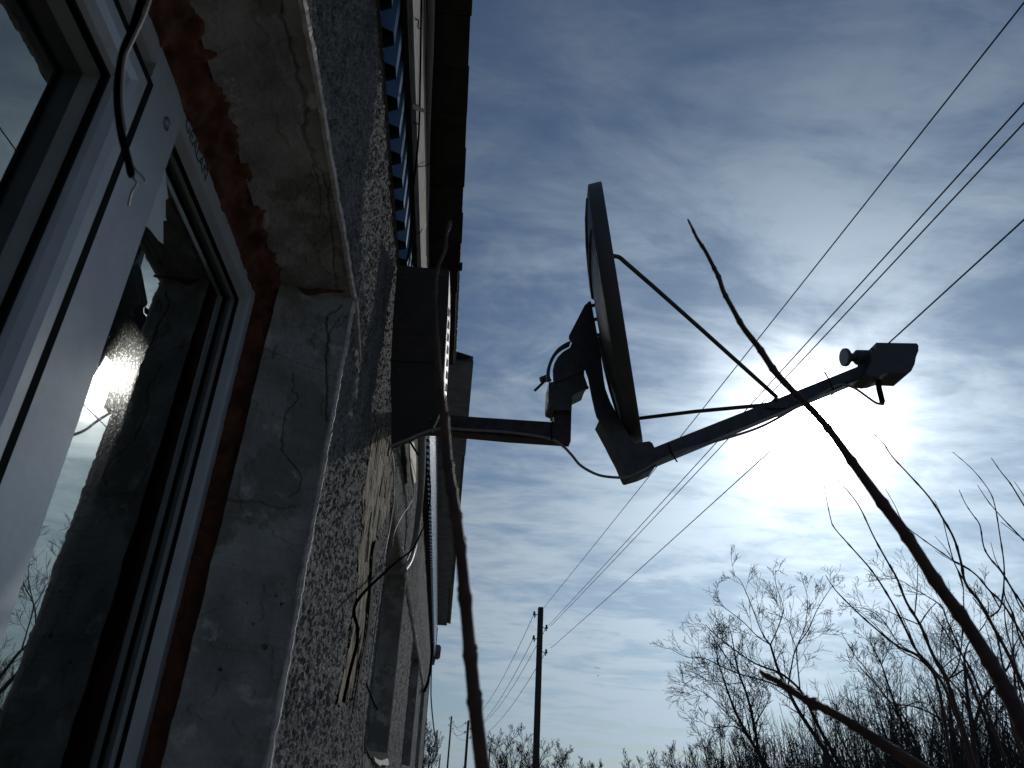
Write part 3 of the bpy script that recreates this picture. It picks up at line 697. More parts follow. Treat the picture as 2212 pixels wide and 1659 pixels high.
# slight tilt so that the back is seen
tl = rad(.1); nv = nrm*math.cos(tl)+rc_u*math.sin(tl); nv /= np.linalg.norm(nv)
bv = np.cross(nv, av)
pt = onY(1303, 421, YD); RA = abs(np.dot(onY(1303, 424, YD)-Cc, av)); RA2 = abs(np.dot(onY(1393, 988, YD)-Cc, av))
RA_ = (RA+RA2)/2*.985; Cc = Cc+av*(RA-RA2)/2; RB_ = RA_*.90
dish = empty('satellite_dish', tuple(onY(975, 915, YD)))
DO = np.array(dish.location)
tag(dish, 'grey satellite dish seen edge on, on a pipe arm, long feed boom to the right', 'satellite dish')
def dpart(mb, name, m, parent=None, smooth=False): return mesh_obj(name, [tuple(np.array(v)-DO) for v in mb.v], mb.f, m, parent or dish, smooth)
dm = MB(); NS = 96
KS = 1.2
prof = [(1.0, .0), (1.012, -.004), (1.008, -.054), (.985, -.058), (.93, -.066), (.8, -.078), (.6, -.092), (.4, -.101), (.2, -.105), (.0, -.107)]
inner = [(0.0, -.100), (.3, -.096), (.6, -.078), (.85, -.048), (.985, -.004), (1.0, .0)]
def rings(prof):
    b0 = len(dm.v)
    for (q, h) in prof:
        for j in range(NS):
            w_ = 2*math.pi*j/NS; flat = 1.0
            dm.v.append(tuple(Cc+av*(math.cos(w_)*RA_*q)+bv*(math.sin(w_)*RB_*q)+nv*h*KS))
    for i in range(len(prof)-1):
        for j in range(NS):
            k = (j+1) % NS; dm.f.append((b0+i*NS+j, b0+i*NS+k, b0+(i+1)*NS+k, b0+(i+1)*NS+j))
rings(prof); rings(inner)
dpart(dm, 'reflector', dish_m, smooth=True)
# stiffening ribs pressed in the back
rb = MB()
for w_ in (-.9, -.45, .45, .9, 2.2, 2.7, 3.6, 4.1):
    pr = [Cc+av*(math.cos(w_)*RA_*q)+bv*(math.sin(w_)*RB_*q)+nv*(h*KS-.004) for q, h in ((.25, -.105), (.4, -.102), (.6, -.093), (.8, -.078), (.95, -.060))]
    rb.tube(pr, .008, 6)
dpart(rb, 'rib', dish_m, smooth=True)
def dpris(name, pts_, y, th, m, parent=None):
    mb = MB(); mb.prism([onY(u, v, y) for u, v in pts_], (0, th, 0)); return dpart(mb, name, m, parent)
br = [(1277, 652), (1273, 650), (1268, 655), (1263, 659), (1246, 692), (1229, 725), (1229, 731), (1233, 735), (1248, 762), (1262, 792), (1270, 814), (1274, 834), (1278, 855), (1284, 883), (1289, 900), (1294, 908), (1305, 928), (1317, 950), (1328, 972), (1340, 994), (1350, 1018), (1356, 1030), (1361, 1031), (1388, 1023), (1413, 1012), (1416, 1007), (1418, 990), (1415, 969), (1409, 957), (1403, 953), (1388, 955), (1370, 957), (1352, 930), (1343, 911), (1330, 890), (1318, 867), (1308, 840), (1304, 818), (1300, 785), (1297, 755), (1287, 705)]
dpris('mount_bracket', br, YD-.05, .008, steel_m); dpris('mount_bracket', br[:33]+br[33:], YD+.05, .008, steel_m)
# web that joins the two cheeks along their left edge
wb = MB(); ed = [(1294, 908), (1305, 928), (1317, 950), (1328, 972), (1340, 994), (1350, 1018), (1356, 1030)]
for i in range(len(ed)-1):
    a = onY(*ed[i], YD-.049); b = onY(*ed[i+1], YD-.049); wb.add([a, b, b+np.array([0, .10, 0]), a+np.array([0, .10, 0])], [(0, 1, 2, 3)])
ed = [(1356, 1030), (1361, 1031), (1388, 1023), (1413, 1012)]
for i in range(len(ed)-1):
    a = onY(*ed[i], YD-.049); b = onY(*ed[i+1], YD-.049); wb.add([a, b, b+np.array([0, .10, 0]), a+np.array([0, .10, 0])], [(0, 1, 2, 3)])
dpart(wb, 'bracket_web', steel_m)
# stand-off bolts between bracket and reflector
sb = MB()
for (u, v) in ((1279, 660), (1284, 690), (1289, 724), (1294, 757)):
    for yy in (-.042, .042): sb = MB(); sb.tube([onY(u-5, v+1, YD+yy), onY(u+14, v-2, YD+yy)], .009, 8); dpart(sb, 'stand_off_bolt', steel_m)
arc_o = spline([(1234, 735), (1219, 742), (1203, 754), (1190, 773), (1182, 795), (1180, 815), (1184, 826)], 4)
arc_i = spline([(1230, 748), (1213, 757), (1201, 768), (1193, 783), (1189, 797), (1188, 812), (1192, 822)], 4)
for yy in (-.07, .065):
    dpris('slotted_arc', [tuple(p) for p in arc_o]+[tuple(p) for p in reversed(arc_i)], YD+yy, .005, steel_m)
sec = [(1231, 751), (1216, 760), (1205, 771), (1197, 786), (1194, 800), (1195, 822), (1198, 826), (1235, 812), (1262, 800), (1268, 796), (1258, 770), (1245, 748), (1236, 738)]
for yy in (-.07, .065): dpris('head_plate', sec, YD+yy, .005, steel_m)
cl_ = [(1186, 826), (1185, 850), (1184, 870), (1186, 876), (1195, 880), (1196, 886), (1235, 886), (1236, 854), (1265, 840), (1269, 834), (1268, 828), (1262, 812), (1262, 800), (1198, 824)]
dpris('pipe_clamp', cl_, YD-.06, .12, steel_m)
nb_ = MB(); nb_.tube([onY(1168, 822, YD), onY(1186, 815, YD)], .017, 6); dpart(nb_, 'bolt', steel_m); nb_ = MB(); nb_.tube([onY(1174, 826, YD), onY(1155, 844, YD)], .0065, 8); dpart(nb_, 'bolt', steel_m); nb_ = MB(); nb_.tube([onY(1265, 838, YD-.03), onY(1270, 836, YD-.03)], .009, 6); dpart(nb_, 'bolt', steel_m); nb_ = MB(); nb_.tube([onY(1246, 782, YD-.078), onY(1246, 782, YD-.067)], .010, 6)
dpart(nb_, 'bolt', steel_m)
ar = MB()
def sqtube(mb, p, q, w0, w1=None, yw=None):
    """box section tube between picture points at depth YD: half width in picture px"""
    w1 = w1 or w0; a = np.array(p, float); b = np.array(q, float); t_ = (b-a)/np.linalg.norm(b-a); n_ = np.array([-t_[1], t_[0]])
    mb.prism([onY(*(a+n_*w0), YD-.034), onY(*(b+n_*w1), YD-.034), onY(*(b-n_*w1), YD-.034), onY(*(a-n_*w0), YD-.034)], (0, .068 if yw is None else yw, 0))
pA = onY(700, 885, YD); pA = onY(850, 903, YD)
am = MB(); am.prism([onY(u, v, YD-.032) for u, v in ((866, 889), (968, 897), (1197, 912), (1197, 870), (1235, 870), (1233, 953), (1100, 944), (960, 931), (866, 925))], (0, .064, 0))
dpart(am, 'mounting_arm', rust_m)
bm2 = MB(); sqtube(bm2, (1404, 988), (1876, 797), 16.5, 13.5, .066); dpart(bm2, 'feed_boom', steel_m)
dpris('boom_sleeve', [(1370, 985), (1398, 972), (1412, 968), (1418, 985), (1417, 1003), (1372, 1020)], YD-.045, .09, steel_m)
rd = MB()
P = spline([onY(1311, 549, YD-.45), onY(1326, 553, YD-.45), onY(1338, 556, YD-.45), onY(1350, 566, YD-.44)], 4)+[onY(1410, 618, YD-.37), onY(1520, 716, YD-.23), onY(1678, 858, YD-.045)]
rd.tube(P, .0100, 10); dpart(rd, 'support_rod', steel_m, smooth=True)
rd = MB(); rd.tube([onY(1378, 904, YD+.5), onY(1500, 889, YD+.3), onY(1640, 876, YD+.09), onY(1680, 870, YD+.04)], .0100, 10); dpart(rd, 'support_rod', steel_m, smooth=True)
dpris('rod_clip', [(1676, 855), (1690, 866), (1706, 866), (1700, 880), (1672, 882), (1655, 880), (1660, 872), (1680, 868)], YD-.045, .09, steel_m)
# LNB: housing, neck, horn
hs = [(1888, 752), (1893, 740), (1980, 741.5), (1984, 746), (1984, 758), (1979, 770), (1976, 786), (1969, 801), (1961, 808), (1919, 806.5), (1903, 812), (1889, 814), (1867, 810), (1870, 800), (1880, 782), (1880, 762)]
lb = MB()
def shrink(ps, k):
    c = np.mean(ps, axis=0); return [tuple(c+(np.array(p)-c)*k) for p in ps]
for k, y0, y1 in ((1.0, -.064, .064), (.94, -.082, -.064), (.94, .064, .082)):
    lb.prism([onY(u, v, YD+y0) for u, v in shrink(hs, k)], (0, y1-y0, 0))
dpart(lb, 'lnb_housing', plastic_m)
def lathe_px(mb, stations, n=24):
    """stations: (u, v, half height px) along an almost horizontal axis"""
    pts_ = [onY(u, v, YD) for u, v, r in stations]; sc_ = np.linalg.norm(onY(1850, 800, YD)-onY(1850, 700, YD))/100
    mb.tube(pts_, [r*sc_ for u, v, r in stations], n)
hn = MB(); lathe_px(hn, [(1889, 772, 13), (1853, 772, 13.5), (1851, 772, 13.5), (1850, 772, 12), (1848, 772, 11), (1847, 772, 7.5), (1838, 772, 7.5), (1836, 772, 9), (1829, 772, 16), (1826, 772, 16.5), (1823, 772, 16.2)])
dpart(hn, 'feed_horn', plastic_m)
hc = MB(); lathe_px(hc, [(1823.2, 772, 15), (1822, 772, 14.5), (1821.5, 772, 13)]); dpart(hc, 'horn_cap', lens_m)
cn = MB(); cn.tube([onY(1895, 810, YD), onY(1899, 840, YD), onY(1906, 868, YD)], [.012, .0135, .0135], 12); cn.tube([onY(1906, 868, YD), onY(1905, 873, YD)], .011, 12); dpart(cn, 'cable_boot', gasket_m, smooth=True)
bt = MB()
for (u, v) in ((1884, 754), (1890, 750), (1938, 809), (1945, 809.5), (1833, 825), (1847, 820)): bt = MB(); bt.tube([onY(u, v, YD-.045), onY(u, v, YD+.03)], .007, 6); dpart(bt, 'screw', steel_m)
cable('dish_cable', 'grey cable drooping from the pipe arm to the dish boom and feed',
      [onY(u, v, YD-.047) for u, v in ((934, 929), (960, 925), (1005, 928), (1100, 934), (1185, 947), (1215, 963), (1235, 983), (1255, 1006), (1290, 1025), (1325, 1031), (1355, 1030), (1385, 1018), (1412, 1002), (1440, 988), (1474, 973), (1521, 960), (1591, 940), (1638, 924), (1677, 905), (1728, 876), (1779, 848), (1798, 837), (1818, 831), (1845, 838), (1873, 857), (1892, 870), (1905, 873))], .006, greyc_m)
for lab, pts_ in (('cable tie with upward tail on the boom near the feed', ((1781, 803), (1789, 817), (1794, 828), (1800, 843))), ('cable tie with downward tail on the boom near its root', ((1443, 958), (1448, 972), (1454, 984), (1463, 998))), ('cable tie round the pipe arm near its elbow', ((1193, 911), (1191, 930), (1192, 950)))):
    cable('cable_tie', lab, [onY(u, v, YD-.06) for u, v in pts_], .0036, gasket_m, 'cable tie', 6)

# ------------------------------------------------------------------ near branches
def near_branch(label, pts_, depth0, depth1, side=(), seed=1, dmat=bark_m):
    rn = random.Random(seed); n = len(pts_); mb = MB()
    P3 = [np.array([u, v, r]) for u, v, r in pts_]; S = spline(P3, 10); m = len(S); pts3 = []; rr = []
    for i, (u, v, r) in enumerate(S):
        d = depth0+(depth1-depth0)*i/(m-1); pts3.append(dep(u, v, d)); rr.append(max(.0006, r*d/FPX)*(1+.04*noise.noise(Vector((i*.35, seed, 0)))))
    # nodes: short swellings with a bud
    k = 4
    while k < m-3:
        rr[k] *= 1.24; rr[k+1] *= 1.10; rr[k-1] *= 1.06
        t_ = pts3[k-1]-pts3[k+1]; t_ /= np.linalg.norm(t_); sd = RT*(1 if rn.random() < .5 else -1)*.8+UP*.2+FW*rn.uniform(-.5, .5)
        p = pts3[k]+sd*rr[k]*.6; mb.tube([p, p+(t_*1.0+sd*.5)*rr[k]*.7, p+(t_*1.5+sd*.55)*rr[k]*.75], [rr[k]*.32, rr[k]*.25, rr[k]*.05], 6)
        k += rn.randint(8, 14)
    mb.tube(pts3, rr, 12)
    for s in side:
        q = [dep(u, v, depth0+(depth1-depth0)*f) for u, v, f in s]; mb.tube(q, [.0012*(1-.5*i/len(q)) for i in range(len(q))], 6)
    o = mb.build('branch', dmat, smooth=True); tag(o, label, 'branch'); return o
near_branch('long bare branch sweeping from lower right corner up across the bright sun', [(1486, 474, 1.8), (1494, 490, 2.6), (1506, 515, 3.4), (1524, 543, 4), (1543, 580, 4.4), (1553, 600, 5), (1563, 630, 5), (1580, 662, 5.2), (1606, 708, 5.8), (1640, 752, 6.6), (1672, 800, 7.2), (1708, 840, 7.2), (1760, 892, 7.5), (1800, 940, 8), (1850, 1010, 9.5), (1912, 1095, 11.5), (1960, 1160, 12), (2025, 1261, 12.8), (2083, 1341, 14), (2134, 1422, 15.5), (2171, 1487, 17), (2204, 1553, 18), (2245, 1640, 19.5)], 1.0, .5, seed=3)
near_branch('blurred dark twig standing in front of the metal box and the eave, left of centre', [(972, 478, 3.0), (969, 492, 4.2), (964, 508, 3.0), (963, 528, 3.6), (958, 548, 3.0), (948, 570, 3.2), (942, 595, 4), (939, 632, 4.6), (940, 680, 4.2), (943, 730, 5), (947, 800, 7.5), (954, 860, 9), (961, 925, 10.5), (967, 1000, 11), (976, 1060, 11.5), (986, 1120, 13), (996, 1200, 13), (1008, 1330, 14), (1019, 1450, 15), (1030, 1560, 16), (1046, 1690, 17.5)], .46, .34, side=[[(939, 632, .3), (925, 637, .3)], [(946, 828, .5), (936, 808, .5)]], seed=5)
near_branch('brown blurred twig entering at the bottom edge right of centre', [(1643, 1449, 3), (1652, 1458, 6), (1680, 1472, 7), (1700, 1486, 8), (1735, 1508, 8), (1757, 1520, 12), (1775, 1528, 9), (1830, 1558, 10), (1880, 1590, 12), (1930, 1622, 12), (1990, 1660, 13), (2060, 1705, 14)], .62, .5, seed=8)

# ------------------------------------------------------------------ trees
def rvec(rn):
    while True:
        v = np.array([rn.uniform(-1, 1) for _ in range(3)]); l = np.linalg.norm(v)
        if .1 < l < 1: return v/l
def grow(mb, p, d, ln, r, level, rn, upb=.12, spread=.75, rmin=.003, kids=(5, 4, 3), seg=5):
    """one limb with side limbs, thinner and shorter each level"""
    pts_ = [p]; rr = [r]; q = p.copy(); dd_ = d/np.linalg.norm(d)
    for i in range(seg):
        dd_ = dd_+rvec(rn)*.11+np.array([0, 0, upb*.8]); dd_ /= np.linalg.norm(dd_); q = q+dd_*ln/seg; pts_.append(q); rr.append(max(rmin, r*(1-.78*(i+1)/seg)))
    mb.tube(pts_, rr, 3 if level < 2 else 5, caps=False)
    if level <= 0: return
    nk = kids[min(level-1, len(kids)-1)]
    for k in range(nk):
        f = .25+.75*(k+rn.random())/nk; i = min(seg-1, int(f*seg)); a = pts_[i]+(pts_[i+1]-pts_[i])*(f*seg-i)
        base = pts_[i+1]-pts_[i]; base /= np.linalg.norm(base)
        o_ = rvec(rn); o_ -= base*np.dot(o_, base); o_ /= np.linalg.norm(o_)+1e-9
        nd = base*.75+o_*spread
        grow(mb, a, nd, ln*(.62-.2*f)*rn.uniform(.8, 1.3), max(rmin, r*(.5-.15*f)), level-1, rn, upb, spread, rmin, kids, 4)
def traced_tree(name, label, Y, limbs, seed, m=barkg_m, group=None, tw=2, dens=1.0, tl_=1.0, rmin=None, kids=(4, 5, 4), upb=.12, depthj=.05, cat='tree', spread=.75, twigs=True, knots=False):
    rn = random.Random(seed); root = None; tk = MB(); bn = MB(); rmin = rmin or .40*Y/FPX
    base3 = None
    for li, (pts_, r0, r1) in enumerate(limbs):
        S = spline([(a, b) for a, b in pts_], 5); n = len(S); ph = rn.uniform(0, 6); P = []
        a0 = rn.uniform(-1, 1)*depthj
        for i, (u, v) in enumerate(S): 
            h = i/(n-1); P.append(O+(onY(u, v, Y)-O)*(1+a0*h*h))
        if base3 is None: base3 = P[0].copy()
        rr = [(r0+(r1-r0)*i/(n-1))*Y/FPX*(.62 if knots else .72) for i in range(n)]
        if knots:
            for i in range(3, n-1, rn.choice((5, 6, 7))):
                rr[i] *= 1.4; d = P[i+1]-P[i-1]; d /= np.linalg.norm(d); sd = RT*rn.choice((-1, 1)); tk.tube([P[i]+sd*rr[i]*.5, P[i]+sd*rr[i]*1.25+d*rr[i]*1.5], [rr[i]*.45, rr[i]*.1], 5)
        tk.tube(P, rr, 7)
        if not twigs: continue
        L_ = sum(np.linalg.norm(P[i+1]-P[i]) for i in range(n-1)); nk = int(dens*L_/(Y*.011))
        for k in range(nk):
            f = .12+.88*(k+rn.random())/nk; i = min(n-2, int(f*(n-1))); a = P[i]+(P[i+1]-P[i])*(f*(n-1)-i)
            bs_ = P[i+1]-P[i]; bs_ /= np.linalg.norm(bs_); o_ = rvec(rn); o_ -= bs_*np.dot(o_, bs_); o_ /= np.linalg.norm(o_)+1e-9
            grow(bn, a, bs_*.8+o_*.75, Y*.047*tl_*(1.1-.55*f)*rn.uniform(.6, 1.35), max(rmin, rr[i]*.42), tw, rn, upb, spread, rmin, kids, 5)
    o_xy = np.array([base3[0], base3[1], 0]); e = empty(name, tuple(o_xy)); tag(e, label, cat, group)
    mesh_obj('trunk', [tuple(np.array(v)-o_xy) for v in tk.v], tk.f, m, e, True)
    if bn.v: mesh_obj('crown', [tuple(np.array(v)-o_xy) for v in bn.v], bn.f, m, e, False)
    return e
def A(l): return [(1431+.2675*x, 1215+.2675*y) for x, y in l]
traced_tree('bare_tree', 'tall bare tree with two forked leaning stems, right of centre', 19,
  [([(1840, 1720)]+A([(1400, 1659), (1230, 1400), (1100, 1200), (1010, 1030), (940, 880), (900, 760), (872, 665)]), 7, 3.0),
   (A([(872, 665), (800, 560), (700, 300), (630, 150), (570, 95)]), 2.0, .6), (A([(872, 665), (920, 560), (970, 420), (970, 340), (915, 170), (912, 65)]), 2.0, .6),
   (A([(872, 665), (760, 590), (640, 470), (430, 310), (415, 265)]), 1.8, .6), (A([(1010, 1030), (850, 965), (620, 900), (500, 850), (340, 775), (200, 765), (50, 690)]), 2.6, .6),
   (A([(1015, 1000), (1040, 850), (1080, 690), (1180, 540), (1240, 400), (1330, 250), (1380, 180)]), 2.4, .7), (A([(1080, 690), (1030, 560), (1020, 470), (850, 400)]), 1.4, .6),
   ([(1850, 1720)]+A([(1450, 1659), (1300, 1400), (1200, 1200), (1110, 1030), (960, 900), (830, 850), (720, 800), (560, 690), (400, 560), (350, 500)]), 6, .7),
   (A([(1110, 1020), (1095, 870), (1085, 690), (1150, 520), (1170, 300), (1130, 125)]), 2.2, .6)], 11, dens=.62, tw=2, kids=(4, 4), tl_=.9)
traced_tree('bare_tree', 'dense bare tree with several upright stems, left of the tall forked tree', 20,
  [([(1690, 1720)]+A([(850, 1659), (720, 1450), (600, 1230), (540, 1080), (490, 930), (450, 800), (430, 650)]), 6, .9),
   ([(1690, 1720)]+A([(800, 1600), (740, 1320), (690, 1100), (620, 900), (590, 780), (560, 600), (530, 510)]), 5.5, .8),
   (A([(620, 900), (500, 740), (400, 590), (380, 560)]), 2, .7), (A([(640, 970), (500, 975), (350, 880), (170, 990)]), 1.5, .5), (A([(700, 1400), (500, 1200), (350, 1060), (170, 990)]), 2, .5),
   (A([(760, 1500), (600, 1330), (400, 1330), (260, 1240)]), 2, .5), (A([(740, 1320), (860, 1100), (840, 1000)]), 2, .6), (A([(720, 1450), (680, 1250), (640, 1100)]), 2, .6)], 12, dens=1.0, tw=2, kids=(4, 5), tl_=.8)
def B(l): return [(1404+.3652*x, 1188+.3652*y) for x, y in l]
traced_tree('bare_tree', 'slim bare tree standing behind the brown twig, between the forked tree and the shrub shoots', 17,
  [([(1990, 1720)]+B([(1600, 1289), (1480, 1000), (1410, 800), (1370, 680), (1330, 600), (1290, 520)]), 5, .8), (B([(1480, 1000), (1390, 860), (1250, 700), (1180, 620)]), 2.4, .6), (B([(1370, 680), (1420, 560), (1400, 540)]), 1.4, .6),
   (B([(1560, 1250), (1400, 1150), (1250, 1050), (1180, 950)]), 2.2, .6), (B([(1460, 950), (1600, 900), (1740, 980)]), 1.8, .8)], 13, dens=1.1, tw=2, kids=(4, 4), tl_=.75)
traced_tree('bare_tree', 'big grey bare tree with wide crown at the right behind the thick near branch', 15,
  [([(2130, 1720)]+B([(1930, 1289), (1910, 1100), (1890, 950), (1870, 800), (1860, 650), (1870, 590), (1890, 540)]), 9, 1.4), (B([(1910, 1100), (1960, 900), (2040, 800), (2120, 690), (2160, 560), (2212, 480)]), 5, 1.2),
   (B([(1860, 650), (1760, 420), (1720, 330), (1580, 240), (1450, 170), (1290, 180)]), 2.6, .6), (B([(1870, 700), (1740, 760), (1620, 640), (1480, 560), (1380, 420), (1280, 350), (1120, 330)]), 2.6, .6),
   (B([(1880, 560), (1990, 420), (2000, 300), (1990, 260)]), 2.0, .6), (B([(1890, 900), (1740, 720), (1720, 560), (1740, 380)]), 2.6, .7)], 14, dens=.8, tw=2, kids=(4, 4), tl_=.95)
# pole side tree and more at the horizon
def seedtree(label, u, Y, h, seed, w_=.5, nst=4, m=barkf_m, lean=0., group='bare trees along the horizon', rmin=None, dens=1.0):
    rn = random.Random(seed); b3 = onY(u, 1674, Y); b3 = np.array([b3[0], Y, 0.]); bn = MB(); tk = MB(); rmin = rmin or .35*Y/FPX
    for k in range(nst):
        a = rn.uniform(-1, 1); top = np.array([w_*h*a*.5+lean*h, rn.uniform(-.2, .2)*h, h*(1-.25*abs(a))]); P = spline([(0, 0, 0), top*.3+rvec(rn)*h*.03, top*.65+rvec(rn)*h*.03, top], 4)
        P = [b3+p for p in P]; rr = [max(rmin, h*.014*(1-i/(len(P)))) for i in range(len(P))]; tk.tube(P, rr, 6)
        nk = int(9*dens)
        for j in range(nk):
            f = .22+.78*(j+rn.random())/nk; i = min(len(P)-2, int(f*(len(P)-1))); bs_ = P[i+1]-P[i]; bs_ /= np.linalg.norm(bs_)
            o_ = rvec(rn); o_[2] = abs(o_[2])*.3; grow(bn, P[i], bs_*.7+o_*.8, h*.30*(1.15-.7*f), max(rmin, rr[i]*.5), 2, rn, .15, .7, rmin, (4, 4), 4)
    o_xy = np.array([b3[0], b3[1], 0]); e = empty('bare_tree', tuple(o_xy)); tag(e, label, 'tree', group)
    mesh_obj('trunk', [tuple(np.array(v)-o_xy) for v in tk.v], tk.f, m, e, True); mesh_obj('crown', [tuple(np.array(v)-o_xy) for v in bn.v], bn.f, m, e)
    return e
seedtree('rounded bare tree on the horizon just left of the near utility pole', 1118, 55, 4.9, 21, .9, 6)
seedtree('bare tree partly hidden behind the near utility pole', 1172, 56, 4.4, 22, .8, 5)
seedtree('low bare tree on the horizon just right of the near utility pole', 1232, 60, 3.4, 23, 1.3, 5)
seedtree('small thin sapling alone on the horizon between pole and wood', 1287, 40, 2.7, 24, .5, 3, dens=.5)
seedtree('taller sapling on the horizon left of the dense trees', 1372, 36, 3.0, 25, .6, 3, dens=.6)
seedtree('bare tree peeping out beside the far corner of the building', 911, 60, 5.0, 26, .5, 5)
seedtree('bushy bare tree at the foot of the dense upright stems', 1480, 30, 3.0, 27, 1.2, 7)
seedtree('bare tree low in the wood beneath the tall forked tree', 1640, 24, 3.4, 28, 1.3, 8)
seedtree('bare tree low in the wood where the brown twig ends', 1800, 22, 3.8, 29, 1.2, 8)
seedtree('bare tree low in the wood under the shrub shoots', 1950, 20, 4.4, 30, 1.2, 9)
seedtree('bare tree deep in the wood at the lower right corner', 2110, 18, 4.6, 31, 1.0, 9)
seedtree('bare tree behind the shrub shoots, tall and thin', 2040, 24, 6.2, 32, .7, 6)
seedtree('bare tree at the right edge behind the thick near branch', 2205, 17, 5.6, 33, .7, 6)
seedtree('low bare tree between sapling and dense stems', 1560, 26, 3.6, 34, .9, 6)
# far undergrowth: uncountable thin stems
rn = random.Random(77); ug = MB()
for i in range(2400):
    u = rn.uniform(860, 2350); Y = rn.uniform(28, 75); 
    if 1000 > u and rn.random() < .6: continue
    b = onY(u, 1674, Y); b = np.array([b[0], Y, 0.]); h = rn.uniform(.4, 1.0)*(1.5+.013*Y)+(1.0 if u > 1450 else 0)*rn.random()
    d = np.array([rn.uniform(-.25, .25), rn.uniform(-.2, .2), 1.]); rr = .5*Y/FPX
    top = b+d*h; mid = b+d*h*.5+rvec(rn)*.15
    ug.tube([b, mid, top], [rr*1.3, rr*.9, rr*.5], 3, caps=False)
    for k in range(4):
        f = rn.uniform(.3, .95); a = b+(top-b)*f; e_ = a+np.array([rn.uniform(-.4, .4), rn.uniform(-.3, .3), rn.uniform(.2, .6)])*h*.45*(1.2-f)*1.6
        ug.tube([a, (a+e_)/2+rvec(rn)*.04, e_], [rr*.7, rr*.6, rr*.4], 3, caps=False)
for i in range(3200):
    u = rn.uniform(1440, 2400); Y = rn.uniform(16, 30); b = onY(u, 1674, Y); b = np.array([b[0], Y, 0.]); k_ = min(1, (u-1420)/500)
    h = rn.uniform(.45, 1.0)*(2.1+2.1*k_); d = np.array([rn.uniform(-.35, .25), rn.uniform(-.2, .2), 1.]); rr = .42*Y/FPX*rn.choice((.8, 1, 1, 1.6, 2.4)); top = b+d*h; mid = b+d*h*.5+rvec(rn)*.12
    ug.tube([b, mid, top], [rr*1.4, rr, rr*.5], 3, caps=False)
    for k in range(4):
        f = rn.uniform(.25, .95); a = b+(top-b)*f; e_ = a+np.array([rn.uniform(-.5, .5), rn.uniform(-.3, .3), rn.uniform(.1, .6)])*h*.35*(1.3-f)
        ug.tube([a, (a+e_)/2+rvec(rn)*.04, e_], [rr*.7, rr*.6, rr*.4], 3, caps=False)
o = ug.build('undergrowth', barkf_m); tag(o, 'dense bare undergrowth of thin stems along the horizon', 'undergrowth', kind='stuff')
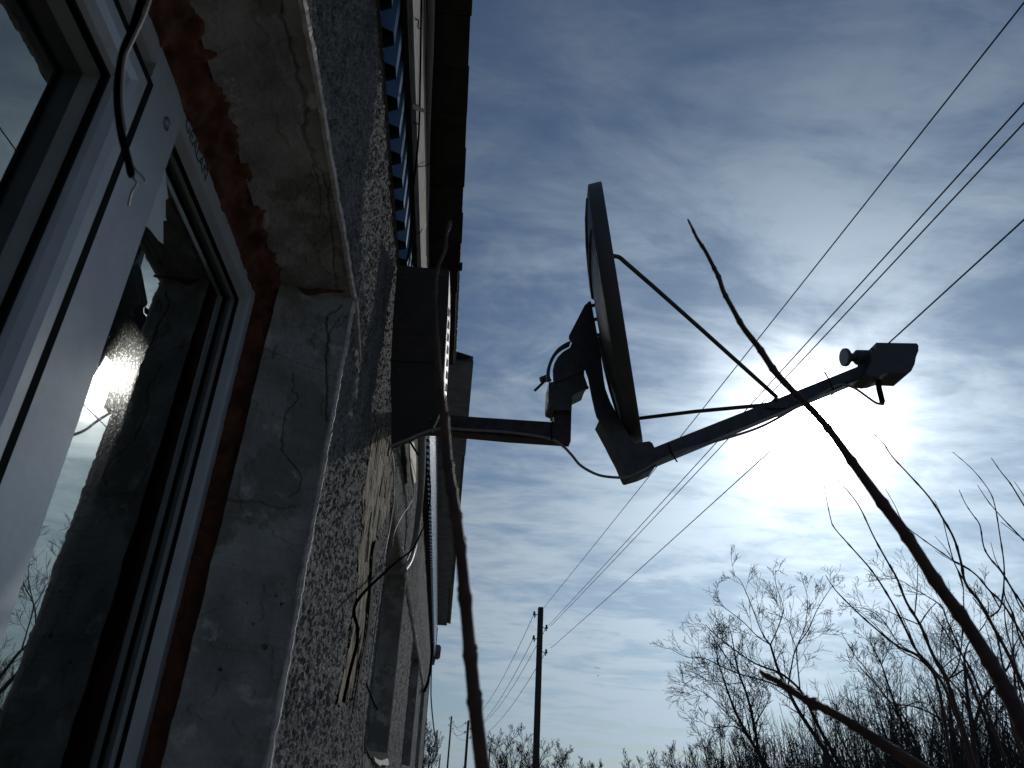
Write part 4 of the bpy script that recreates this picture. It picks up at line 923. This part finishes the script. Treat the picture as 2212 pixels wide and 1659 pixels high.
# land rising a little under the wood so that its foot is closed
# ------------------------------------------------------------------ near shrub shoots
def C(l): return [(1728+.5114*x, 810+.5114*y) for x, y in l]
SH = [('shrub with the long shoot that passes right of the sun and its curved side shoots', 4.2,
       [(C([(1000, 1420), (946, 1320), (880, 1180), (820, 1070), (760, 960), (700, 880), (680, 790), (650, 690), (600, 600), (545, 515), (460, 420), (390, 345), (350, 285), (300, 240), (255, 210)]), 6.5, 1.2),
        (C([(700, 880), (655, 800), (625, 700), (600, 600), (568, 528)]), 2.4, 1), (C([(690, 900), (660, 810), (620, 740), (570, 680)]), 2, .8), (C([(760, 960), (735, 900), (750, 860)]), 1.5, .8), (C([(805, 1020), (845, 985), (860, 900), (862, 800), (845, 680), (825, 560), (800, 490), (730, 400), (645, 325)]), 3.2, 1.1),
        (C([(845, 985), (800, 910), (740, 840), (650, 790), (572, 742)]), 2.4, .9)]),
      ('shrub shoot whose tip ends just below the sun, with a vertical side twig', 4.6,
       [(C([(760, 1720), (740, 1659), (670, 1440), (620, 1290), (560, 1180), (510, 1060), (450, 960), (410, 860), (365, 780), (310, 680), (250, 555), (180, 465), (100, 385)]), 7.5, 1.0),
        (C([(485, 1010), (495, 900), (498, 790)]), 2.2, 1), (C([(505, 1055), (420, 1020), (345, 985)]), 2.2, 1), (C([(505, 1055), (540, 1000), (578, 958)]), 2.4, 1.2), (C([(625, 1290), (670, 1220), (686, 1090), (690, 900), (660, 810)]), 3, 1.2), (C([(600, 1240), (660, 1190), (715, 1165)]), 2.2, 1.2)]),
      ('slender shrub shoot with a short upright tip left of the thick branch', 4.9,
       [(C([(660, 1720), (640, 1659), (600, 1390), (560, 1250), (490, 1160), (440, 1060), (400, 980), (340, 880), (290, 810), (210, 720), (145, 645), (128, 600), (110, 510), (102, 460)]), 5.5, 1.0),
        (C([(490, 1160), (450, 1060), (410, 970)]), 2.0, 1.0)]),
      ('low arching shrub shoot reaching left towards the tall forked tree', 5.4,
       [(C([(740, 1720), (680, 1500), (600, 1300), (500, 1190), (420, 1150), (330, 1080), (240, 1000), (160, 920), (130, 880), (108, 845)]), 5.5, 1.0), (C([(600, 1300), (520, 1215), (430, 1165), (360, 1100), (300, 1040), (240, 990)]), 2.5, .8), (C([(700, 1560), (590, 1450), (480, 1400), (380, 1380), (300, 1270), (230, 1180), (175, 1090)]), 3, .9)]),
      ('shrub shoot that emerges from behind the thick branch and runs down to the right edge', 4.0,
       [(C([(1010, 1230), (946, 1110), (860, 970), (800, 910), (750, 850), (690, 805), (650, 785), (570, 730), (500, 680), (440, 630), (400, 550), (360, 480)]), 4.0, 1.0)]),
      ('shrub with knotted shoots reaching up at the right edge of the picture', 3.8,
       [(C([(1060, 1180), (946, 980), (900, 910), (850, 830), (800, 770), (775, 720), (760, 635), (730, 590), (700, 545), (672, 485)]), 4, 1.2), (C([(860, 840), (830, 790), (806, 708)]), 1.8, .9),
        (C([(1080, 860), (946, 700), (870, 620), (800, 540), (750, 465)]), 3, 1.1), (C([(1080, 760), (946, 550), (890, 460), (850, 410), (808, 350)]), 3.2, 1.3), (C([(1010, 620), (946, 510), (905, 450)]), 2.2, 1.0), (C([(946, 695), (900, 660), (848, 620)]), 2, 1),
        (C([(1060, 1240), (946, 1150), (900, 1010), (865, 930), (862, 850)]), 4, 1.6), (C([(1080, 1130), (946, 1000), (905, 925), (862, 850)]), 3, 1.3)]),
      ('straight dark shrub stem low at the right, crossing the big grey tree', 5.8,
       [(C([(900, 1720), (790, 1420), (720, 1240), (640, 1120), (560, 1000)]), 5, 1.5), (C([(980, 1720), (900, 1500), (870, 1300), (820, 1070), (730, 940)]), 5, 2.0), (C([(1040, 1600), (946, 1400), (905, 1200), (870, 1060), (862, 950)]), 4, 1.5)])]
for k, (lab, Y, limbs) in enumerate(SH):
    traced_tree('shrub', lab, Y, limbs, 40+k, bark_m, group='bare shrub shoots at the right', twigs=False, depthj=.0, cat='shrub', knots=True)

# ------------------------------------------------------------------ utility poles and wires
PY = 40.0
POLES = [(1168, 1312, PY, 7.6, 'nearest utility pole, tall dark concrete post with four insulators', 1), (1012, 1556, 95, 2.5, 'second utility pole, partly hidden behind the blurred twig', 1), (975.5, 1547, 130, 1.7, 'third utility pole, standing between building and blurred twig', 1),
         (951, 1629, 190, 1.2, 'small distant utility pole nearest the building corner but one', 0), (934, 1640, 230, .9, 'smallest distant pole beside the building corner', 0), (1058, 1617, 150, 1.4, 'short distant pole right of the blurred twig', 0), (1095, 1641, 170, 1.5, 'short distant post at the foot of the rounded horizon tree', 0)]
ins_px = [(1157, 1325, 1174), (1181, 1354, 1174), (1157, 1377, 1174), (1183, 1407, 1174)]
INS = {}
for pi, (u, v, Y, hw, lab, full) in enumerate(POLES):
    top = onY(u, v, Y); bx_, by_ = top[0]-.012*top[2], Y; e = empty('utility_pole', (bx_, by_, 0)); tag(e, lab, 'utility pole', 'utility poles along the wires')
    r = hw*Y/FPX; mb = MB(); mb.tube([(0, 0, 0), (top[0]-bx_, 0, top[2]-.03), (top[0]-bx_, 0, top[2])], [r*1.15, r, r*.85], 4 if pi == 0 else 8)
    mb.build('post', pole_m, e)
    if not full: continue
    s = Y/26; k_ = 1.0
    for ii, (iu, iv, ic) in enumerate(ins_px):
        z_ = onY(iu, iv, PY)[2]-onY(1168, 1312, PY)[2]; sx = -1 if iu < 1168 else 1
        c = np.array([top[0]-bx_+.33*sx, 0, top[2]+z_*(1 if pi == 0 else .8)])
        hk = MB(); pc = top[0]-bx_
        hk.tube(spline([(pc+sx*r*.6, 0, c[2]-.02), (pc+sx*(r+.06), 0, c[2]-.10), (c[0]-sx*.02, 0, c[2]-.22), (c[0], 0, c[2]-.06)], 5), .020, 6); hk.build('hook', steel_m, e, True)
        im = MB(); im.tube([(c[0], 0, c[2]-.10), (c[0], 0, c[2]-.03), (c[0], 0, c[2]+.01), (c[0], 0, c[2]+.07), (c[0], 0, c[2]+.11)], [.07, .085, .05, .062, .03], 10); im.build('insulator', glassins_m, e)
        INS[(pi, ii)] = c+np.array([bx_, by_, 0])
# wires: from the nearest pole over the camera to the previous pole out of the frame
far = [(2204, -8), (2212, 198), (2212, 242), (2212, 450)]
thru = [(1175, 1312), (1184, 1352), (1190, 1352), (1190, 1400)]
for i in range(4):
    a = INS[(0, [0, 1, 2, 3][i])].copy(); a = onY(thru[i][0], thru[i][1], PY-.1)
    b = onZ(*far[i], a[2]-CAMH-.25); dirv = b-a; c = a+dirv*1.7; P = []
    for k in range(41):
        t_ = k/40; p = a+(c-a)*t_; p[2] -= .25*4*t_*(1-t_)*.5; P.append(p)
    mb = MB(); mb.tube(P, .0105, 6); o = mb.build('overhead_wire', wire_m, smooth=True)
    tag(o, ['topmost overhead wire reaching the upper right corner', 'left wire of the close pair crossing above the feed boom', 'right wire of the close pair crossing above the feed boom', 'lowest overhead wire, passing behind the dish feed and the sun'][i], 'wire', 'overhead wires from the nearest pole to the upper right')
for (p0, p1, sag, gp, nm) in ((0, 1, 1.3, 'overhead wires between the nearest and second pole', 'sagging wire from the nearest pole to the second pole'), (1, 2, .9, 'overhead wires between the second and third pole', 'faint wire from the second pole to the third pole')):
    for i in range(4):
        a, b = INS[(p0, i)], INS[(p1, i)]; P = []
        for k in range(25):
            t_ = k/24; p = a+(b-a)*t_; p[2] -= sag*4*t_*(1-t_); P.append(p)
        mb = MB(); mb.tube(P, .015 if p0 == 0 else .022, 5); o = mb.build('overhead_wire', wire_m, smooth=True)
        tag(o, nm+', '+['on its top left insulator', 'on its upper right insulator', 'on its lower left insulator', 'on its lowest right insulator'][i], 'wire', gp)

# ------------------------------------------------------------------ birds
for k, (u, v) in enumerate(((1287, 1443), (1293.5, 1444), (1292, 1460))):
    mb = MB(); c = onY(u, v, 60); e = empty('bird', tuple(c)); e.scale = (.6, .6, .6); tag(e, ['tiny bird far off, left one of the upper pair right of the pole', 'tiny bird far off, right one of the upper pair right of the pole', 'tiny bird far off, single lower one right of the pole'][k], 'bird', 'birds far off in the sky')
    mb.tube([(0, -.16, 0), (0, -.05, .02), (0, .1, .02), (0, .2, 0)], [.01, .05, .05, .01], 8); mb.build('body', bird_m, e, True)
    for s in (-1, 1):
        wg = MB(); wg.prism([(0, -.05, .03), (s*.12, -.03, .10), (s*.26, -.08, .06), (s*.13, .06, .10), (0, .07, .03)], (0, 0, .008)); wg.build('wing', bird_m, e)
